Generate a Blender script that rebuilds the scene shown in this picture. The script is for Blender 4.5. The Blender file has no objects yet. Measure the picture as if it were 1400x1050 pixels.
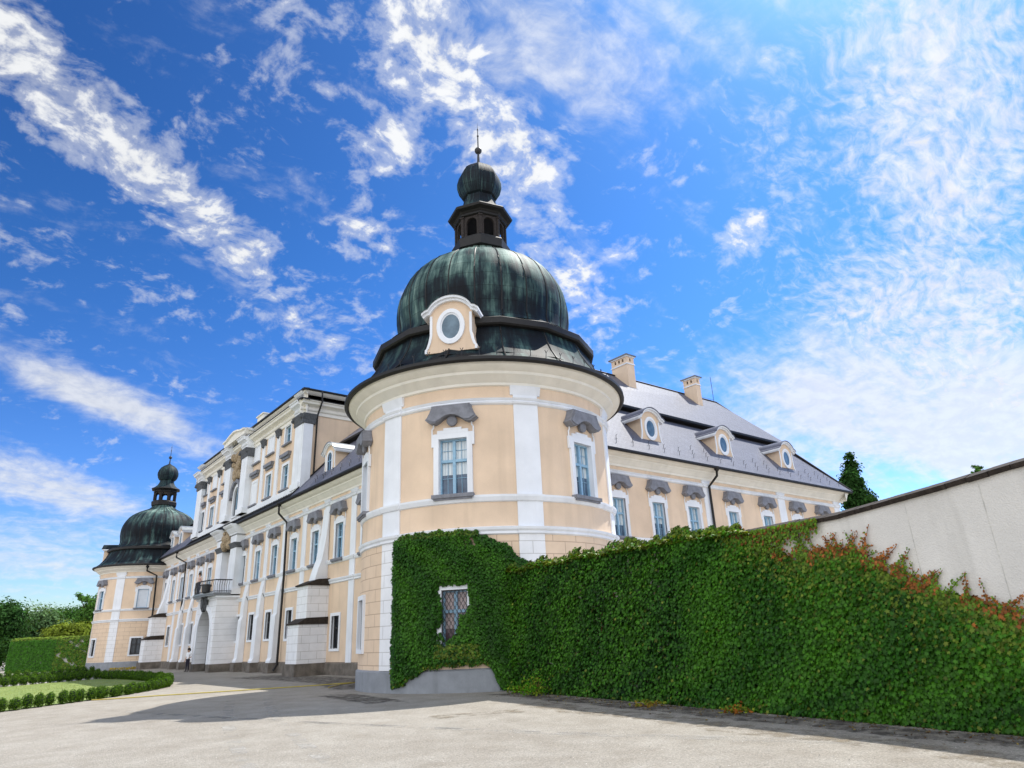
import bpy, bmesh, math, random
import numpy as np
from math import sin, cos, pi, radians, sqrt, atan2
from mathutils import Matrix, Vector

random.seed(7)
RNG = np.random.default_rng(11)
SC = bpy.context.scene
COL = SC.collection

# ------------------------------------------------------------------ helpers
def nd(nt, t, **kw):
    n = nt.nodes.new(t)
    for k, v in kw.items():
        setattr(n, k, v)
    return n

def mat(name, base, rough=0.7, var=0.12, vscale=3.0, bump=0.15, bscale=60.0, spec=0.3, metal=0.0, uv=False, dirt=0.0):
    """Plaster / stone / metal paint with cloudy colour variation and fine grain."""
    m = bpy.data.materials.new(name)
    m.use_nodes = True
    nt = m.node_tree
    b = nt.nodes['Principled BSDF']
    b.inputs['Roughness'].default_value = rough
    b.inputs['Specular IOR Level'].default_value = spec
    b.inputs['Metallic'].default_value = metal
    tc = nd(nt, 'ShaderNodeTexCoord')
    src = tc.outputs['UV'] if uv else tc.outputs['Object']
    n1 = nd(nt, 'ShaderNodeTexNoise'); n1.inputs['Scale'].default_value = vscale; n1.inputs['Detail'].default_value = 6
    nt.links.new(src, n1.inputs['Vector'])
    mr = nd(nt, 'ShaderNodeMapRange'); mr.inputs[1].default_value = .3; mr.inputs[2].default_value = .7
    mr.inputs[3].default_value = 1 - var; mr.inputs[4].default_value = 1 + var
    nt.links.new(n1.outputs['Fac'], mr.inputs[0])
    n3 = nd(nt, 'ShaderNodeTexNoise'); n3.inputs['Scale'].default_value = bscale * .6; n3.inputs['Detail'].default_value = 3
    nt.links.new(src, n3.inputs['Vector'])
    mr3 = nd(nt, 'ShaderNodeMapRange'); mr3.inputs[3].default_value = 1 - var * .8; mr3.inputs[4].default_value = 1 + var * .8
    nt.links.new(n3.outputs['Fac'], mr3.inputs[0])
    mm = nd(nt, 'ShaderNodeMath', operation='MULTIPLY')
    nt.links.new(mr.outputs[0], mm.inputs[0]); nt.links.new(mr3.outputs[0], mm.inputs[1])
    vm = nd(nt, 'ShaderNodeVectorMath', operation='SCALE')
    vm.inputs[0].default_value = base[:3]
    nt.links.new(mm.outputs[0], vm.inputs['Scale'])
    out = vm.outputs[0]
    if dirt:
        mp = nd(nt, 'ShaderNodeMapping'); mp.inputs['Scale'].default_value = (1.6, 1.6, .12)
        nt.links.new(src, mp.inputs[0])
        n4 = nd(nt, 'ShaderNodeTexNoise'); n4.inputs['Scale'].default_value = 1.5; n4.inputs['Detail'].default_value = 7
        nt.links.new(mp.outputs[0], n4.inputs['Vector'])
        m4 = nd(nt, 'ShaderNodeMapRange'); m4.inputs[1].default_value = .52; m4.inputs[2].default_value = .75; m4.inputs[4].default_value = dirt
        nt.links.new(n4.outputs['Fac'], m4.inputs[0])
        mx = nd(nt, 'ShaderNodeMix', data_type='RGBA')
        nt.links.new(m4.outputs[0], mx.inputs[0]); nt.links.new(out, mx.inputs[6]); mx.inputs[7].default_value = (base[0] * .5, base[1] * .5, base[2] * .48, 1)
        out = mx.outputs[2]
    nt.links.new(out, b.inputs['Base Color'])
    if bump:
        n2 = nd(nt, 'ShaderNodeTexNoise'); n2.inputs['Scale'].default_value = bscale; n2.inputs['Detail'].default_value = 4
        nt.links.new(src, n2.inputs['Vector'])
        bp = nd(nt, 'ShaderNodeBump'); bp.inputs['Strength'].default_value = bump; bp.inputs['Distance'].default_value = .03
        nt.links.new(n2.outputs['Fac'], bp.inputs['Height']); nt.links.new(bp.outputs[0], b.inputs['Normal'])
    return m

def brickmat(name, c1, c2, mortar, bw, bh, mort=.012, rough=.75, bump=.5, var=.1, spec=.25, off=.5, vscale=2.0):
    m = bpy.data.materials.new(name); m.use_nodes = True
    nt = m.node_tree; b = nt.nodes['Principled BSDF']
    b.inputs['Roughness'].default_value = rough; b.inputs['Specular IOR Level'].default_value = spec
    uv = nd(nt, 'ShaderNodeTexCoord')
    br = nd(nt, 'ShaderNodeTexBrick'); br.offset = off
    br.inputs['Scale'].default_value = 1.0
    br.inputs['Brick Width'].default_value = bw; br.inputs['Row Height'].default_value = bh
    br.inputs['Mortar Size'].default_value = mort; br.inputs['Mortar Smooth'].default_value = .3
    br.inputs['Color1'].default_value = (*c1, 1); br.inputs['Color2'].default_value = (*c2, 1); br.inputs['Mortar'].default_value = (*mortar, 1)
    nt.links.new(uv.outputs['UV'], br.inputs['Vector'])
    n1 = nd(nt, 'ShaderNodeTexNoise'); n1.inputs['Scale'].default_value = vscale; n1.inputs['Detail'].default_value = 8; n1.inputs['Roughness'].default_value = .65
    nt.links.new(uv.outputs['Object'], n1.inputs['Vector'])
    mr = nd(nt, 'ShaderNodeMapRange'); mr.inputs[1].default_value = .3; mr.inputs[2].default_value = .7
    mr.inputs[3].default_value = 1 - var; mr.inputs[4].default_value = 1 + var
    nt.links.new(n1.outputs['Fac'], mr.inputs[0])
    vm = nd(nt, 'ShaderNodeVectorMath', operation='SCALE')
    nt.links.new(br.outputs['Color'], vm.inputs[0]); nt.links.new(mr.outputs[0], vm.inputs['Scale'])
    nt.links.new(vm.outputs[0], b.inputs['Base Color'])
    bp = nd(nt, 'ShaderNodeBump', invert=True); bp.inputs['Strength'].default_value = bump; bp.inputs['Distance'].default_value = .015
    nt.links.new(br.outputs['Fac'], bp.inputs['Height']); nt.links.new(bp.outputs[0], b.inputs['Normal'])
    return m

class MB:
    def __init__(s):
        s.v = []; s.f = []; s.m = []; s.uv = []
    def add(s, vs, fs, mi=0, uvs=None):
        o = len(s.v); s.v += [tuple(x) for x in vs]
        for f in fs:
            s.f.append([o + i for i in f]); s.m.append(mi)
            s.uv.append([uvs[i] for i in f] if uvs is not None else None)
    def quad(s, a, b, c, d, mi=0, uvs=None):
        s.add([a, b, c, d], [[0, 1, 2, 3]], mi, uvs)
    def box(s, x0, x1, y0, y1, z0, z1, mi=0, M=None):
        vs = [(x, y, z) for z in (z0, z1) for y in (y0, y1) for x in (x0, x1)]
        if M is not None: vs = [tuple(M @ Vector(v)) for v in vs]
        s.add(vs, [[0, 2, 3, 1], [4, 5, 7, 6], [0, 1, 5, 4], [2, 6, 7, 3], [0, 4, 6, 2], [1, 3, 7, 5]], mi,
              [(v[0] + v[1], v[2]) for v in [(x, y, z) for z in (z0, z1) for y in (y0, y1) for x in (x0, x1)]])
    def prism(s, outline, y0, y1, mi=0, mside=None, M=None):
        """outline in (x,z) counter-clockwise seen from -y; front at y0."""
        n = len(outline); mside = mi if mside is None else mside
        vs = [(x, y0, z) for x, z in outline] + [(x, y1, z) for x, z in outline]
        if M is not None: vs = [tuple(M @ Vector(v)) for v in vs]
        uv = [(x, z) for x, z in outline] * 2
        s.add(vs, [list(range(n)), list(range(2 * n - 1, n - 1, -1))], mi, uv)
        s.add(vs, [[(i + 1) % n, i, n + i, n + (i + 1) % n] for i in range(n)], mside, uv)
    def ring(s, outer, inner, y0, y1, mi=0):
        """frame between two outlines with the same count, front y0, back y1."""
        n = len(outer)
        vs = [(x, y0, z) for x, z in outer] + [(x, y0, z) for x, z in inner] + [(x, y1, z) for x, z in outer] + [(x, y1, z) for x, z in inner]
        fs = []
        for i in range(n):
            j = (i + 1) % n
            fs += [[i, j, n + j, n + i], [j, i, 2 * n + i, 2 * n + j], [n + i, n + j, 3 * n + j, 3 * n + i]]
        s.add(vs, fs, mi, [(v[0], v[2]) for v in vs])
    def tube(s, pts, r, seg=8, mi=0, caps=True):
        pts = [Vector(p) for p in pts]; rings = []
        rs = r if isinstance(r, (list, tuple)) else [r] * len(pts)
        up = Vector((0.13, 0.31, .94))
        for i, p in enumerate(pts):
            d = (pts[min(i + 1, len(pts) - 1)] - pts[max(i - 1, 0)]).normalized()
            a = d.cross(up)
            if a.length < .05: a = d.cross(Vector((1, 0, 0)))
            a.normalize(); b = d.cross(a)
            rings.append([p + rs[i] * (cos(2 * pi * k / seg) * a + sin(2 * pi * k / seg) * b) for k in range(seg)])
        vs = [v for rg in rings for v in rg]; fs = []
        for i in range(len(pts) - 1):
            for k in range(seg):
                fs.append([i * seg + k, (i + 1) * seg + k, (i + 1) * seg + (k + 1) % seg, i * seg + (k + 1) % seg])
        if caps:
            fs.append(list(range(seg))[::1]); fs.append([(len(pts) - 1) * seg + k for k in range(seg)][::-1])
        s.add(vs, fs, mi, [(v[0], v[2]) for v in vs])
    def lathe(s, prof, c, n=48, mi=0, a0=0.0, closed=False, mod=None):
        """prof [(r,z)] bottom to top on the outside."""
        k = len(prof); vs = []; uvs = []
        ln = 0; L = [0]
        for i in range(1, k):
            ln += sqrt((prof[i][0] - prof[i - 1][0]) ** 2 + (prof[i][1] - prof[i - 1][1]) ** 2); L.append(ln)
        for i in range(n + 1):
            a = a0 + 2 * pi * i / n
            for j, (r, z) in enumerate(prof):
                rr = r * (mod(a, z) if mod else 1)
                vs.append((c[0] + rr * cos(a), c[1] + rr * sin(a), z)); uvs.append((a * 5.2, L[j]))
        fs = []
        for i in range(n):
            for j in range(k - 1):
                fs.append([i * k + j, (i + 1) * k + j, (i + 1) * k + j + 1, i * k + j + 1])
        s.add(vs, fs, mi, uvs)
    def build(s, name, mats, parent=None, smooth=False, loc=None):
        me = bpy.data.meshes.new(name)
        me.from_pydata(s.v, [], s.f)
        mats = mats if isinstance(mats, (list, tuple)) else [mats]
        for m in mats: me.materials.append(m)
        me.polygons.foreach_set('material_index', s.m)
        if any(u is not None for u in s.uv):
            ul = me.uv_layers.new(name='UVMap')
            flat = []
            for f, u in zip(s.f, s.uv):
                for i in range(len(f)):
                    flat += list(u[i]) if u is not None else [0.0, 0.0]
            ul.data.foreach_set('uv', flat)
        if smooth is not False:
            bm = bmesh.new(); bm.from_mesh(me)
            bmesh.ops.remove_doubles(bm, verts=bm.verts, dist=1e-4)
            lim = radians(smooth if smooth is not True else 40)
            for e in bm.edges:
                e.smooth = len(e.link_faces) == 2 and e.calc_face_angle(0) < lim
            for f in bm.faces: f.smooth = True
            bm.to_mesh(me); bm.free()
        me.update()
        o = bpy.data.objects.new(name, me); COL.objects.link(o)
        if parent is not None: setparent(o, parent)
        return o

WL = {}
def setparent(o, p):
    o.parent = p
    if p.name in WL:                                   # parent is an Empty: keep child coordinates as world coordinates
        o.matrix_parent_inverse = WL[p.name].inverted()

def tag(o, label=None, cat=None, group=None, kind=None):
    if label: o['label'] = label
    if cat: o['category'] = cat
    if group: o['group'] = group
    if kind: o['kind'] = kind
    return o

def thing(name, loc, label, cat, group=None):
    o = bpy.data.objects.new(name, None); COL.objects.link(o); o.location = loc
    o.empty_display_size = .3
    WL[o.name] = Matrix.Translation(Vector(loc))
    return tag(o, label, cat, group)

def copyobj(o, parent=None):
    c = o.copy(); COL.objects.link(c)
    if parent is not None: c.parent = parent
    for ch in o.children: copyobj(ch, c)
    return c

def clump_mesh(name, P, N, size, template, tris, mats, parent=None, color=None, twist=None, downbias=None, loc=None):
    """Many small leaves in one mesh, vectorised. P,N (n,3); size (n,); template (k,3) in side/up/normal."""
    n = len(P); T = np.asarray(template, float); k = len(T)
    N = N / np.linalg.norm(N, axis=1, keepdims=True)
    up = np.tile(np.array([0, 0, 1.0]), (n, 1)) if downbias is None else downbias
    S = np.cross(up, N); l = np.linalg.norm(S, axis=1, keepdims=True); S = np.where(l < .05, np.array([[1.0, 0, 0]]), S / np.maximum(l, 1e-6))
    U = np.cross(N, S)
    tw = RNG.normal(0, .5, n) if twist is None else twist
    c, s_ = np.cos(tw)[:, None], np.sin(tw)[:, None]
    S2 = c * S + s_ * U; U2 = -s_ * S + c * U
    V = P[:, None, :] + size[:, None, None] * (T[None, :, 0:1] * S2[:, None, :] + T[None, :, 1:2] * U2[:, None, :] + T[None, :, 2:3] * N[:, None, :])
    V = V.reshape(-1, 3)
    F = (np.asarray(tris)[None, :, :] + (np.arange(n) * k)[:, None, None]).reshape(-1, 3)
    me = bpy.data.meshes.new(name)
    me.vertices.add(len(V)); me.vertices.foreach_set('co', V.astype(np.float32).ravel())
    me.loops.add(len(F) * 3); me.loops.foreach_set('vertex_index', F.astype(np.int32).ravel())
    me.polygons.add(len(F)); me.polygons.foreach_set('loop_start', np.arange(0, len(F) * 3, 3, dtype=np.int32))
    if color is not None:
        ca = me.color_attributes.new('tint', 'FLOAT_COLOR', 'POINT')
        cc = np.ones((n, k, 4), np.float32); cc[:, :, :3] = color[:, None, :]
        ca.data.foreach_set('color', cc.ravel())
    for m in (mats if isinstance(mats, (list, tuple)) else [mats]): me.materials.append(m)
    me.update(calc_edges=True); me.validate()
    o = bpy.data.objects.new(name, me); COL.objects.link(o)
    if parent is not None: setparent(o, parent)
    return o

IVY_T = [(0, .05, .10), (0, -.55, -.06), (.17, -.22, .03), (.46, -.2, -.05), (.29, .06, .04), (.4, .38, -.05), (.12, .3, .03), (0, .45, 0),
         (-.12, .3, .03), (-.4, .38, -.05), (-.29, .06, .04), (-.46, -.2, -.05), (-.17, -.22, .03)]
IVY_F = [(0, i, i + 1) for i in range(1, 12)] + [(0, 12, 1)]
LEAF_T = [(0, -.5, 0), (.28, .02, .07), (0, .5, 0), (-.28, .02, .07)]
LEAF_F = [(0, 1, 2), (0, 2, 3)]

def leafmat(name, tint=(1, 1, 1), attr=True, trans=.35, rough=.5, spec=.25):
    m = bpy.data.materials.new(name); m.use_nodes = True
    nt = m.node_tree; nt.nodes.clear()
    out = nd(nt, 'ShaderNodeOutputMaterial')
    d = nd(nt, 'ShaderNodeBsdfPrincipled'); d.inputs['Roughness'].default_value = rough; d.inputs['Specular IOR Level'].default_value = spec
    t = nd(nt, 'ShaderNodeBsdfTranslucent')
    mx = nd(nt, 'ShaderNodeMixShader'); mx.inputs[0].default_value = trans
    if attr:
        a = nd(nt, 'ShaderNodeAttribute'); a.attribute_name = 'tint'; col = a.outputs['Color']
    else:
        r = nd(nt, 'ShaderNodeRGB'); r.outputs[0].default_value = (*tint, 1); col = r.outputs[0]
    g = nd(nt, 'ShaderNodeNewGeometry')
    hs = nd(nt, 'ShaderNodeHueSaturation')
    mr = nd(nt, 'ShaderNodeMapRange'); mr.inputs[3].default_value = .55; mr.inputs[4].default_value = 1.5
    nt.links.new(g.outputs['Random Per Island'], mr.inputs[0]); nt.links.new(mr.outputs[0], hs.inputs['Value'])
    nt.links.new(col, hs.inputs['Color'])
    nt.links.new(hs.outputs[0], d.inputs['Base Color'])
    tv = nd(nt, 'ShaderNodeVectorMath', operation='MULTIPLY'); tv.inputs[1].default_value = (1.5, 1.35, .45)
    nt.links.new(hs.outputs[0], tv.inputs[0]); nt.links.new(tv.outputs[0], t.inputs['Color'])
    nt.links.new(d.outputs[0], mx.inputs[1]); nt.links.new(t.outputs[0], mx.inputs[2]); nt.links.new(mx.outputs[0], out.inputs[0])
    return m

# ------------------------------------------------------------------ materials
CREAM = (.735, .565, .415)
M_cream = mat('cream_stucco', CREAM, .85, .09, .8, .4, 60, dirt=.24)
M_white = mat('white_paint', (.77, .79, .83), .8, .06, 1.2, .2, 80, dirt=.22)
M_cornice = mat('cornice_stucco', (.80, .765, .69), .8, .06, 1.5, .15, 80, dirt=.12)
M_rust = brickmat('cream_ashlar', CREAM, (.71, .545, .398), (.45, .325, .235), 1.02, .425, .014, .85, .5, .06)
M_wrust = brickmat('white_ashlar', (.80, .80, .82), (.78, .785, .81), (.50, .49, .48), .95, .425, .012, .8, .5, .06)
M_grey = mat('grey_stone', (.205, .21, .238), .75, .18, 5, .3, 50)
M_capital = mat('weathered_capital', (.10, .105, .115), .8, .3, 8, .4, 40)
M_plinth = mat('grey_plinth', (.26, .275, .30), .85, .12, 2.5, .3, 50, dirt=.35)
M_bplinth = mat('brown_stone_plinth', (.155, .135, .115), .9, .35, 2.2, .5, 25, dirt=.5)
M_wood = mat('blue_grey_window_paint', (.26, .43, .57), .45, .1, 8, .08, 60, spec=.4)
M_dark = mat('dark_tin', (.011, .010, .010), .6, .3, 4, .1, 30, spec=.4)
M_iron = mat('black_iron', (.03, .03, .033), .5, .2, 10, .1, 60, spec=.4)
M_brown = mat('weathered_wood', (.032, .026, .024), .85, .35, 9, .4, 40)
M_ornament = mat('carved_stone', (.34, .26, .17), .85, .35, 9, .6, 22)
M_tin = mat('grey_tin', (.20, .215, .23), .4, .15, 3, .08, 30, spec=.5, metal=.3)
M_gwall = mat('garden_wall_render', (.68, .65, .60), .9, .09, .9, .45, 40, dirt=.42)
M_coping = mat('dark_tile_coping', (.034, .026, .021), .9, .4, 7, .6, 20)

def copper_mat(nm='old_copper', bias=0.0, zk=1.0):
    m = bpy.data.materials.new(nm); m.use_nodes = True
    nt = m.node_tree; b = nt.nodes['Principled BSDF']
    tc = nd(nt, 'ShaderNodeTexCoord')
    mp = nd(nt, 'ShaderNodeMapping'); mp.inputs['Scale'].default_value = (1.5, .22, 1)
    nt.links.new(tc.outputs['UV'], mp.inputs[0])
    n1 = nd(nt, 'ShaderNodeTexNoise'); n1.inputs['Scale'].default_value = 1.4; n1.inputs['Detail'].default_value = 9; n1.inputs['Roughness'].default_value = .68
    nt.links.new(mp.outputs[0], n1.inputs['Vector'])
    n2 = nd(nt, 'ShaderNodeTexNoise'); n2.inputs['Scale'].default_value = .8; n2.inputs['Detail'].default_value = 6
    nt.links.new(tc.outputs['Object'], n2.inputs['Vector'])
    sx = nd(nt, 'ShaderNodeSeparateXYZ'); nt.links.new(tc.outputs['Object'], sx.inputs[0])
    hz = nd(nt, 'ShaderNodeMapRange'); hz.inputs[1].default_value = 14.6; hz.inputs[2].default_value = 18.3; hz.inputs[3].default_value = -.045 * zk + bias; hz.inputs[4].default_value = .105 * zk + bias
    hzb = nd(nt, 'ShaderNodeMapRange'); hzb.inputs[1].default_value = 21.4; hzb.inputs[2].default_value = 22.4; hzb.inputs[3].default_value = 0; hzb.inputs[4].default_value = 0
    nt.links.new(sx.outputs['Z'], hzb.inputs[0])
    nt.links.new(sx.outputs['Z'], hz.inputs[0])
    a1 = nd(nt, 'ShaderNodeMath', operation='MULTIPLY_ADD'); a1.inputs[1].default_value = .6
    nt.links.new(n1.outputs['Fac'], a1.inputs[0]); 
    a0 = nd(nt, 'ShaderNodeMath', operation='MULTIPLY'); a0.inputs[1].default_value = .4
    nt.links.new(n2.outputs['Fac'], a0.inputs[0]); nt.links.new(a0.outputs[0], a1.inputs[2])
    a2 = nd(nt, 'ShaderNodeMath', operation='ADD'); nt.links.new(a1.outputs[0], a2.inputs[0]); nt.links.new(hz.outputs[0], a2.inputs[1])
    a3 = nd(nt, 'ShaderNodeMath', operation='ADD'); nt.links.new(a2.outputs[0], a3.inputs[0]); nt.links.new(hzb.outputs[0], a3.inputs[1]); a2 = a3
    cr = nd(nt, 'ShaderNodeValToRGB')
    e = cr.color_ramp.elements
    e[0].position = .40; e[0].color = (.005, .007, .011, 1)
    e[1].position = .68; e[1].color = (.25, .35, .30, 1)
    x = e.new(.475); x.color = (.009, .019, .025, 1)
    x = e.new(.555); x.color = (.052, .098, .090, 1)
    nt.links.new(a2.outputs[0], cr.inputs[0])
    # horizontal welts between the copper sheets
    br = nd(nt, 'ShaderNodeTexBrick'); br.offset = .5; br.inputs['Scale'].default_value = 1
    br.inputs['Brick Width'].default_value = 1.36; br.inputs['Row Height'].default_value = .62; br.inputs['Mortar Size'].default_value = .012
    br.inputs['Color1'].default_value = (1.15, 1.15, 1.15, 1); br.inputs['Color2'].default_value = (.72, .74, .76, 1); br.inputs['Mortar'].default_value = (.35, .35, .35, 1)
    nt.links.new(tc.outputs['UV'], br.inputs['Vector'])
    mu = nd(nt, 'ShaderNodeMix', data_type='RGBA', blend_type='MULTIPLY'); mu.inputs[0].default_value = .85
    nt.links.new(cr.outputs[0], mu.inputs[6]); nt.links.new(br.outputs['Color'], mu.inputs[7])
    nt.links.new(mu.outputs[2], b.inputs['Base Color'])
    b.inputs['Roughness'].default_value = .6; b.inputs['Specular IOR Level'].default_value = .16; b.inputs['Metallic'].default_value = 0
    bp = nd(nt, 'ShaderNodeBump'); bp.inputs['Strength'].default_value = .35; bp.inputs['Distance'].default_value = .03
    nt.links.new(n1.outputs['Fac'], bp.inputs['Height'])
    bp2 = nd(nt, 'ShaderNodeBump', invert=True); bp2.inputs['Strength'].default_value = .5; bp2.inputs['Distance'].default_value = .015
    nt.links.new(br.outputs['Fac'], bp2.inputs['Height']); nt.links.new(bp.outputs[0], bp2.inputs['Normal'])
    nt.links.new(bp2.outputs[0], b.inputs['Normal'])
    return m
M_copper = copper_mat()
M_dcopper = copper_mat('dark_copper', -.055, 0.0)
M_slate = brickmat('slate_tiles', (.080, .085, .120), (.105, .110, .148), (.045, .046, .065), .34, .17, .008, .5, .6, .09, .4, vscale=1.2)

def glass_mat(name, lo, hi, split=None, rough=.06, blind=(.70, .75, .76)):
    """Window pane: dark room behind with, where split is given, a pale blind above that height."""
    m = bpy.data.materials.new(name); m.use_nodes = True
    nt = m.node_tree; b = nt.nodes['Principled BSDF']
    b.inputs['Roughness'].default_value = rough; b.inputs['Specular IOR Level'].default_value = .6
    tc = nd(nt, 'ShaderNodeTexCoord'); oi = nd(nt, 'ShaderNodeObjectInfo')
    n1 = nd(nt, 'ShaderNodeTexNoise'); n1.inputs['Scale'].default_value = 2.5; n1.inputs['Detail'].default_value = 5
    ad = nd(nt, 'ShaderNodeVectorMath', operation='ADD')
    sc_ = nd(nt, 'ShaderNodeMath', operation='MULTIPLY'); sc_.inputs[1].default_value = 40
    nt.links.new(oi.outputs['Random'], sc_.inputs[0]); nt.links.new(tc.outputs['Object'], ad.inputs[0]); nt.links.new(sc_.outputs[0], ad.inputs[1])
    nt.links.new(ad.outputs[0], n1.inputs['Vector'])
    mx = nd(nt, 'ShaderNodeMix', data_type='RGBA'); mx.inputs[6].default_value = (*lo, 1); mx.inputs[7].default_value = (*hi, 1)
    mr = nd(nt, 'ShaderNodeMapRange'); mr.inputs[1].default_value = .35; mr.inputs[2].default_value = .65
    nt.links.new(n1.outputs['Fac'], mr.inputs[0]); nt.links.new(mr.outputs[0], mx.inputs[0])
    out = mx.outputs[2]
    if split is not None:
        sx = nd(nt, 'ShaderNodeSeparateXYZ'); nt.links.new(tc.outputs['Object'], sx.inputs[0])
        rr = nd(nt, 'ShaderNodeMath', operation='MULTIPLY_ADD'); rr.inputs[1].default_value = .5; rr.inputs[2].default_value = split - .25
        nt.links.new(oi.outputs['Random'], rr.inputs[0])
        gt = nd(nt, 'ShaderNodeMath', operation='GREATER_THAN'); nt.links.new(sx.outputs['Z'], gt.inputs[0]); nt.links.new(rr.outputs[0], gt.inputs[1])
        # slat / glazing-bar grid printed on the blind by the bars behind
        wv = nd(nt, 'ShaderNodeTexWave', bands_direction='X'); wv.inputs['Scale'].default_value = 2.6; wv.inputs['Distortion'].default_value = .6
        nt.links.new(tc.outputs['Object'], wv.inputs['Vector'])
        bl = nd(nt, 'ShaderNodeMix', data_type='RGBA'); bl.inputs[6].default_value = (blind[0] * .7, blind[1] * .74, blind[2] * .78, 1); bl.inputs[7].default_value = (*blind, 1)
        nt.links.new(wv.outputs['Fac'], bl.inputs[0])
        m2 = nd(nt, 'ShaderNodeMix', data_type='RGBA')
        nt.links.new(gt.outputs[0], m2.inputs[0]); nt.links.new(out, m2.inputs[6]); nt.links.new(bl.outputs[2], m2.inputs[7]); out = m2.outputs[2]
    nt.links.new(out, b.inputs['Base Color'])
    return m
M_glass = glass_mat('glass_with_blind', (.04, .06, .10), (.09, .14, .21), .85)
M_gdark = glass_mat('dark_glass', (.008, .012, .02), (.03, .045, .065))
M_goc = glass_mat('oculus_glass', (.05, .09, .13), (.12, .19, .25))
M_curt = glass_mat('glass_with_curtain', (.04, .015, .02), (.10, .05, .06), .55, .25, (.55, .42, .40))

M_shut = mat('white_shutter', (.62, .66, .72), .6, .05, 3, .1, 40)
M_ivy = leafmat('ivy_leaf', trans=.3)
M_tree = leafmat('tree_leaf', trans=.3, rough=.75, spec=.08)
M_bark = mat('bark', (.09, .07, .05), .9, .3, 6, .8, 25)
M_stem = mat('ivy_stem', (.16, .07, .035), .8, .3, 10, .3, 40)

# ------------------------------------------------------------------ facade mapping
T1 = (17.0, 23.0); T2 = (17.0, 87.5); R0 = 5.2
def mapL(u, v, d): return (17.05 - d, -u, v)
def mapR(u, v, d): return (u, 24.65 - d, v)
def mapT(T):
    def f(u, v, d):
        a = u / R0; r = R0 + d
        return (T[0] + r * cos(a), T[1] + r * sin(a), v)
    return f
def mapPav(u, v, d): return (17.05 - d, -u, v)

def wall_mesh(mb, u0, u1, v0, v1, holes, mp, du=99, vbreaks=(), matf=lambda u, v: 0, reveal=.26, mrev=1):
    us = {u0, u1}; vs = {v0, v1, *vbreaks}
    for h in holes:
        us |= {h[0], h[1]}; vs |= {h[2], h[3]}
    us = sorted(us); fine = [us[0]]
    for a, b in zip(us, us[1:]):
        k = max(1, math.ceil((b - a) / du))
        fine += [a + (b - a) * i / k for i in range(1, k + 1)]
    vs = sorted(vs)
    def inhole(u, v): return any(h[0] < u < h[1] and h[2] < v < h[3] for h in holes)
    for a, b in zip(fine, fine[1:]):
        for c, d in zip(vs, vs[1:]):
            if inhole((a + b) / 2, (c + d) / 2): continue
            mb.quad(mp(a, c, 0), mp(b, c, 0), mp(b, d, 0), mp(a, d, 0), matf((a + b) / 2, (c + d) / 2), [(a, c), (b, c), (b, d), (a, d)])
    for (a, b, c, d) in [h[:4] for h in holes]:
        q = lambda p1, p2: mb.quad(mp(*p1, 0), mp(*p2, 0), mp(*p2, -reveal), mp(*p1, -reveal), mrev, [(0, 0)] * 4)
        q((a, c), (a, d)); q((a, d), (b, d)); q((b, d), (b, c)); q((b, c), (a, c))

def mbox(mb, u0, u1, v0, v1, d0, d1, mp, du=99, mi=0, uvs=True):
    k = max(1, math.ceil((u1 - u0) / du)); us = [u0 + (u1 - u0) * i / k for i in range(k + 1)]
    for a, b in zip(us, us[1:]):
        mb.quad(mp(a, v0, d1), mp(b, v0, d1), mp(b, v1, d1), mp(a, v1, d1), mi, [(a, v0), (b, v0), (b, v1), (a, v1)])
        mb.quad(mp(a, v1, d1), mp(b, v1, d1), mp(b, v1, d0), mp(a, v1, d0), mi, [(a, v1), (b, v1), (b, v1), (a, v1)])
        mb.quad(mp(b, v0, d1), mp(a, v0, d1), mp(a, v0, d0), mp(b, v0, d0), mi, [(b, v0), (a, v0), (a, v0), (b, v0)])
    for u, s in ((u0, 1), (u1, -1)):
        q = [mp(u, v0, d0), mp(u, v0, d1), mp(u, v1, d1), mp(u, v1, d0)]
        uq = [(u + d0, v0), (u + d1, v0), (u + d1, v1), (u + d0, v1)]
        if s < 0: q = q[::-1]; uq = uq[::-1]
        mb.quad(*q, mi, uq)

def sweep(mb, prof, u0, u1, mp, du=99, mi=0, caps=True):
    """prof: [(d,z)] from bottom to top, outside."""
    k = max(1, math.ceil((u1 - u0) / du)); us = [u0 + (u1 - u0) * i / k for i in range(k + 1)]
    for a, b in zip(us, us[1:]):
        for (d0, z0), (d1, z1) in zip(prof, prof[1:]):
            mb.quad(mp(a, z0, d0), mp(b, z0, d0), mp(b, z1, d1), mp(a, z1, d1), mi, [(a, z0), (b, z0), (b, z1), (a, z1)])
    if caps:
        for u, s in ((u0, 1), (u1, -1)):
            pts = [mp(u, z, d) for d, z in prof]
            mb.add(pts, [list(range(len(pts)))[::-s] if s > 0 else list(range(len(pts)))], mi, [(d, z) for d, z in prof])

def arc(cx, cz, rx, rz, a0, a1, n):
    return [(cx + rx * cos(a0 + (a1 - a0) * i / n), cz + rz * sin(a0 + (a1 - a0) * i / n)) for i in range(n + 1)]

# ------------------------------------------------------------------ the palace
palace = thing('palace', (17.0, 23.0, 0), 'cream and white baroque palace with round corner towers under dark copper onion domes', 'palace')

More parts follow.
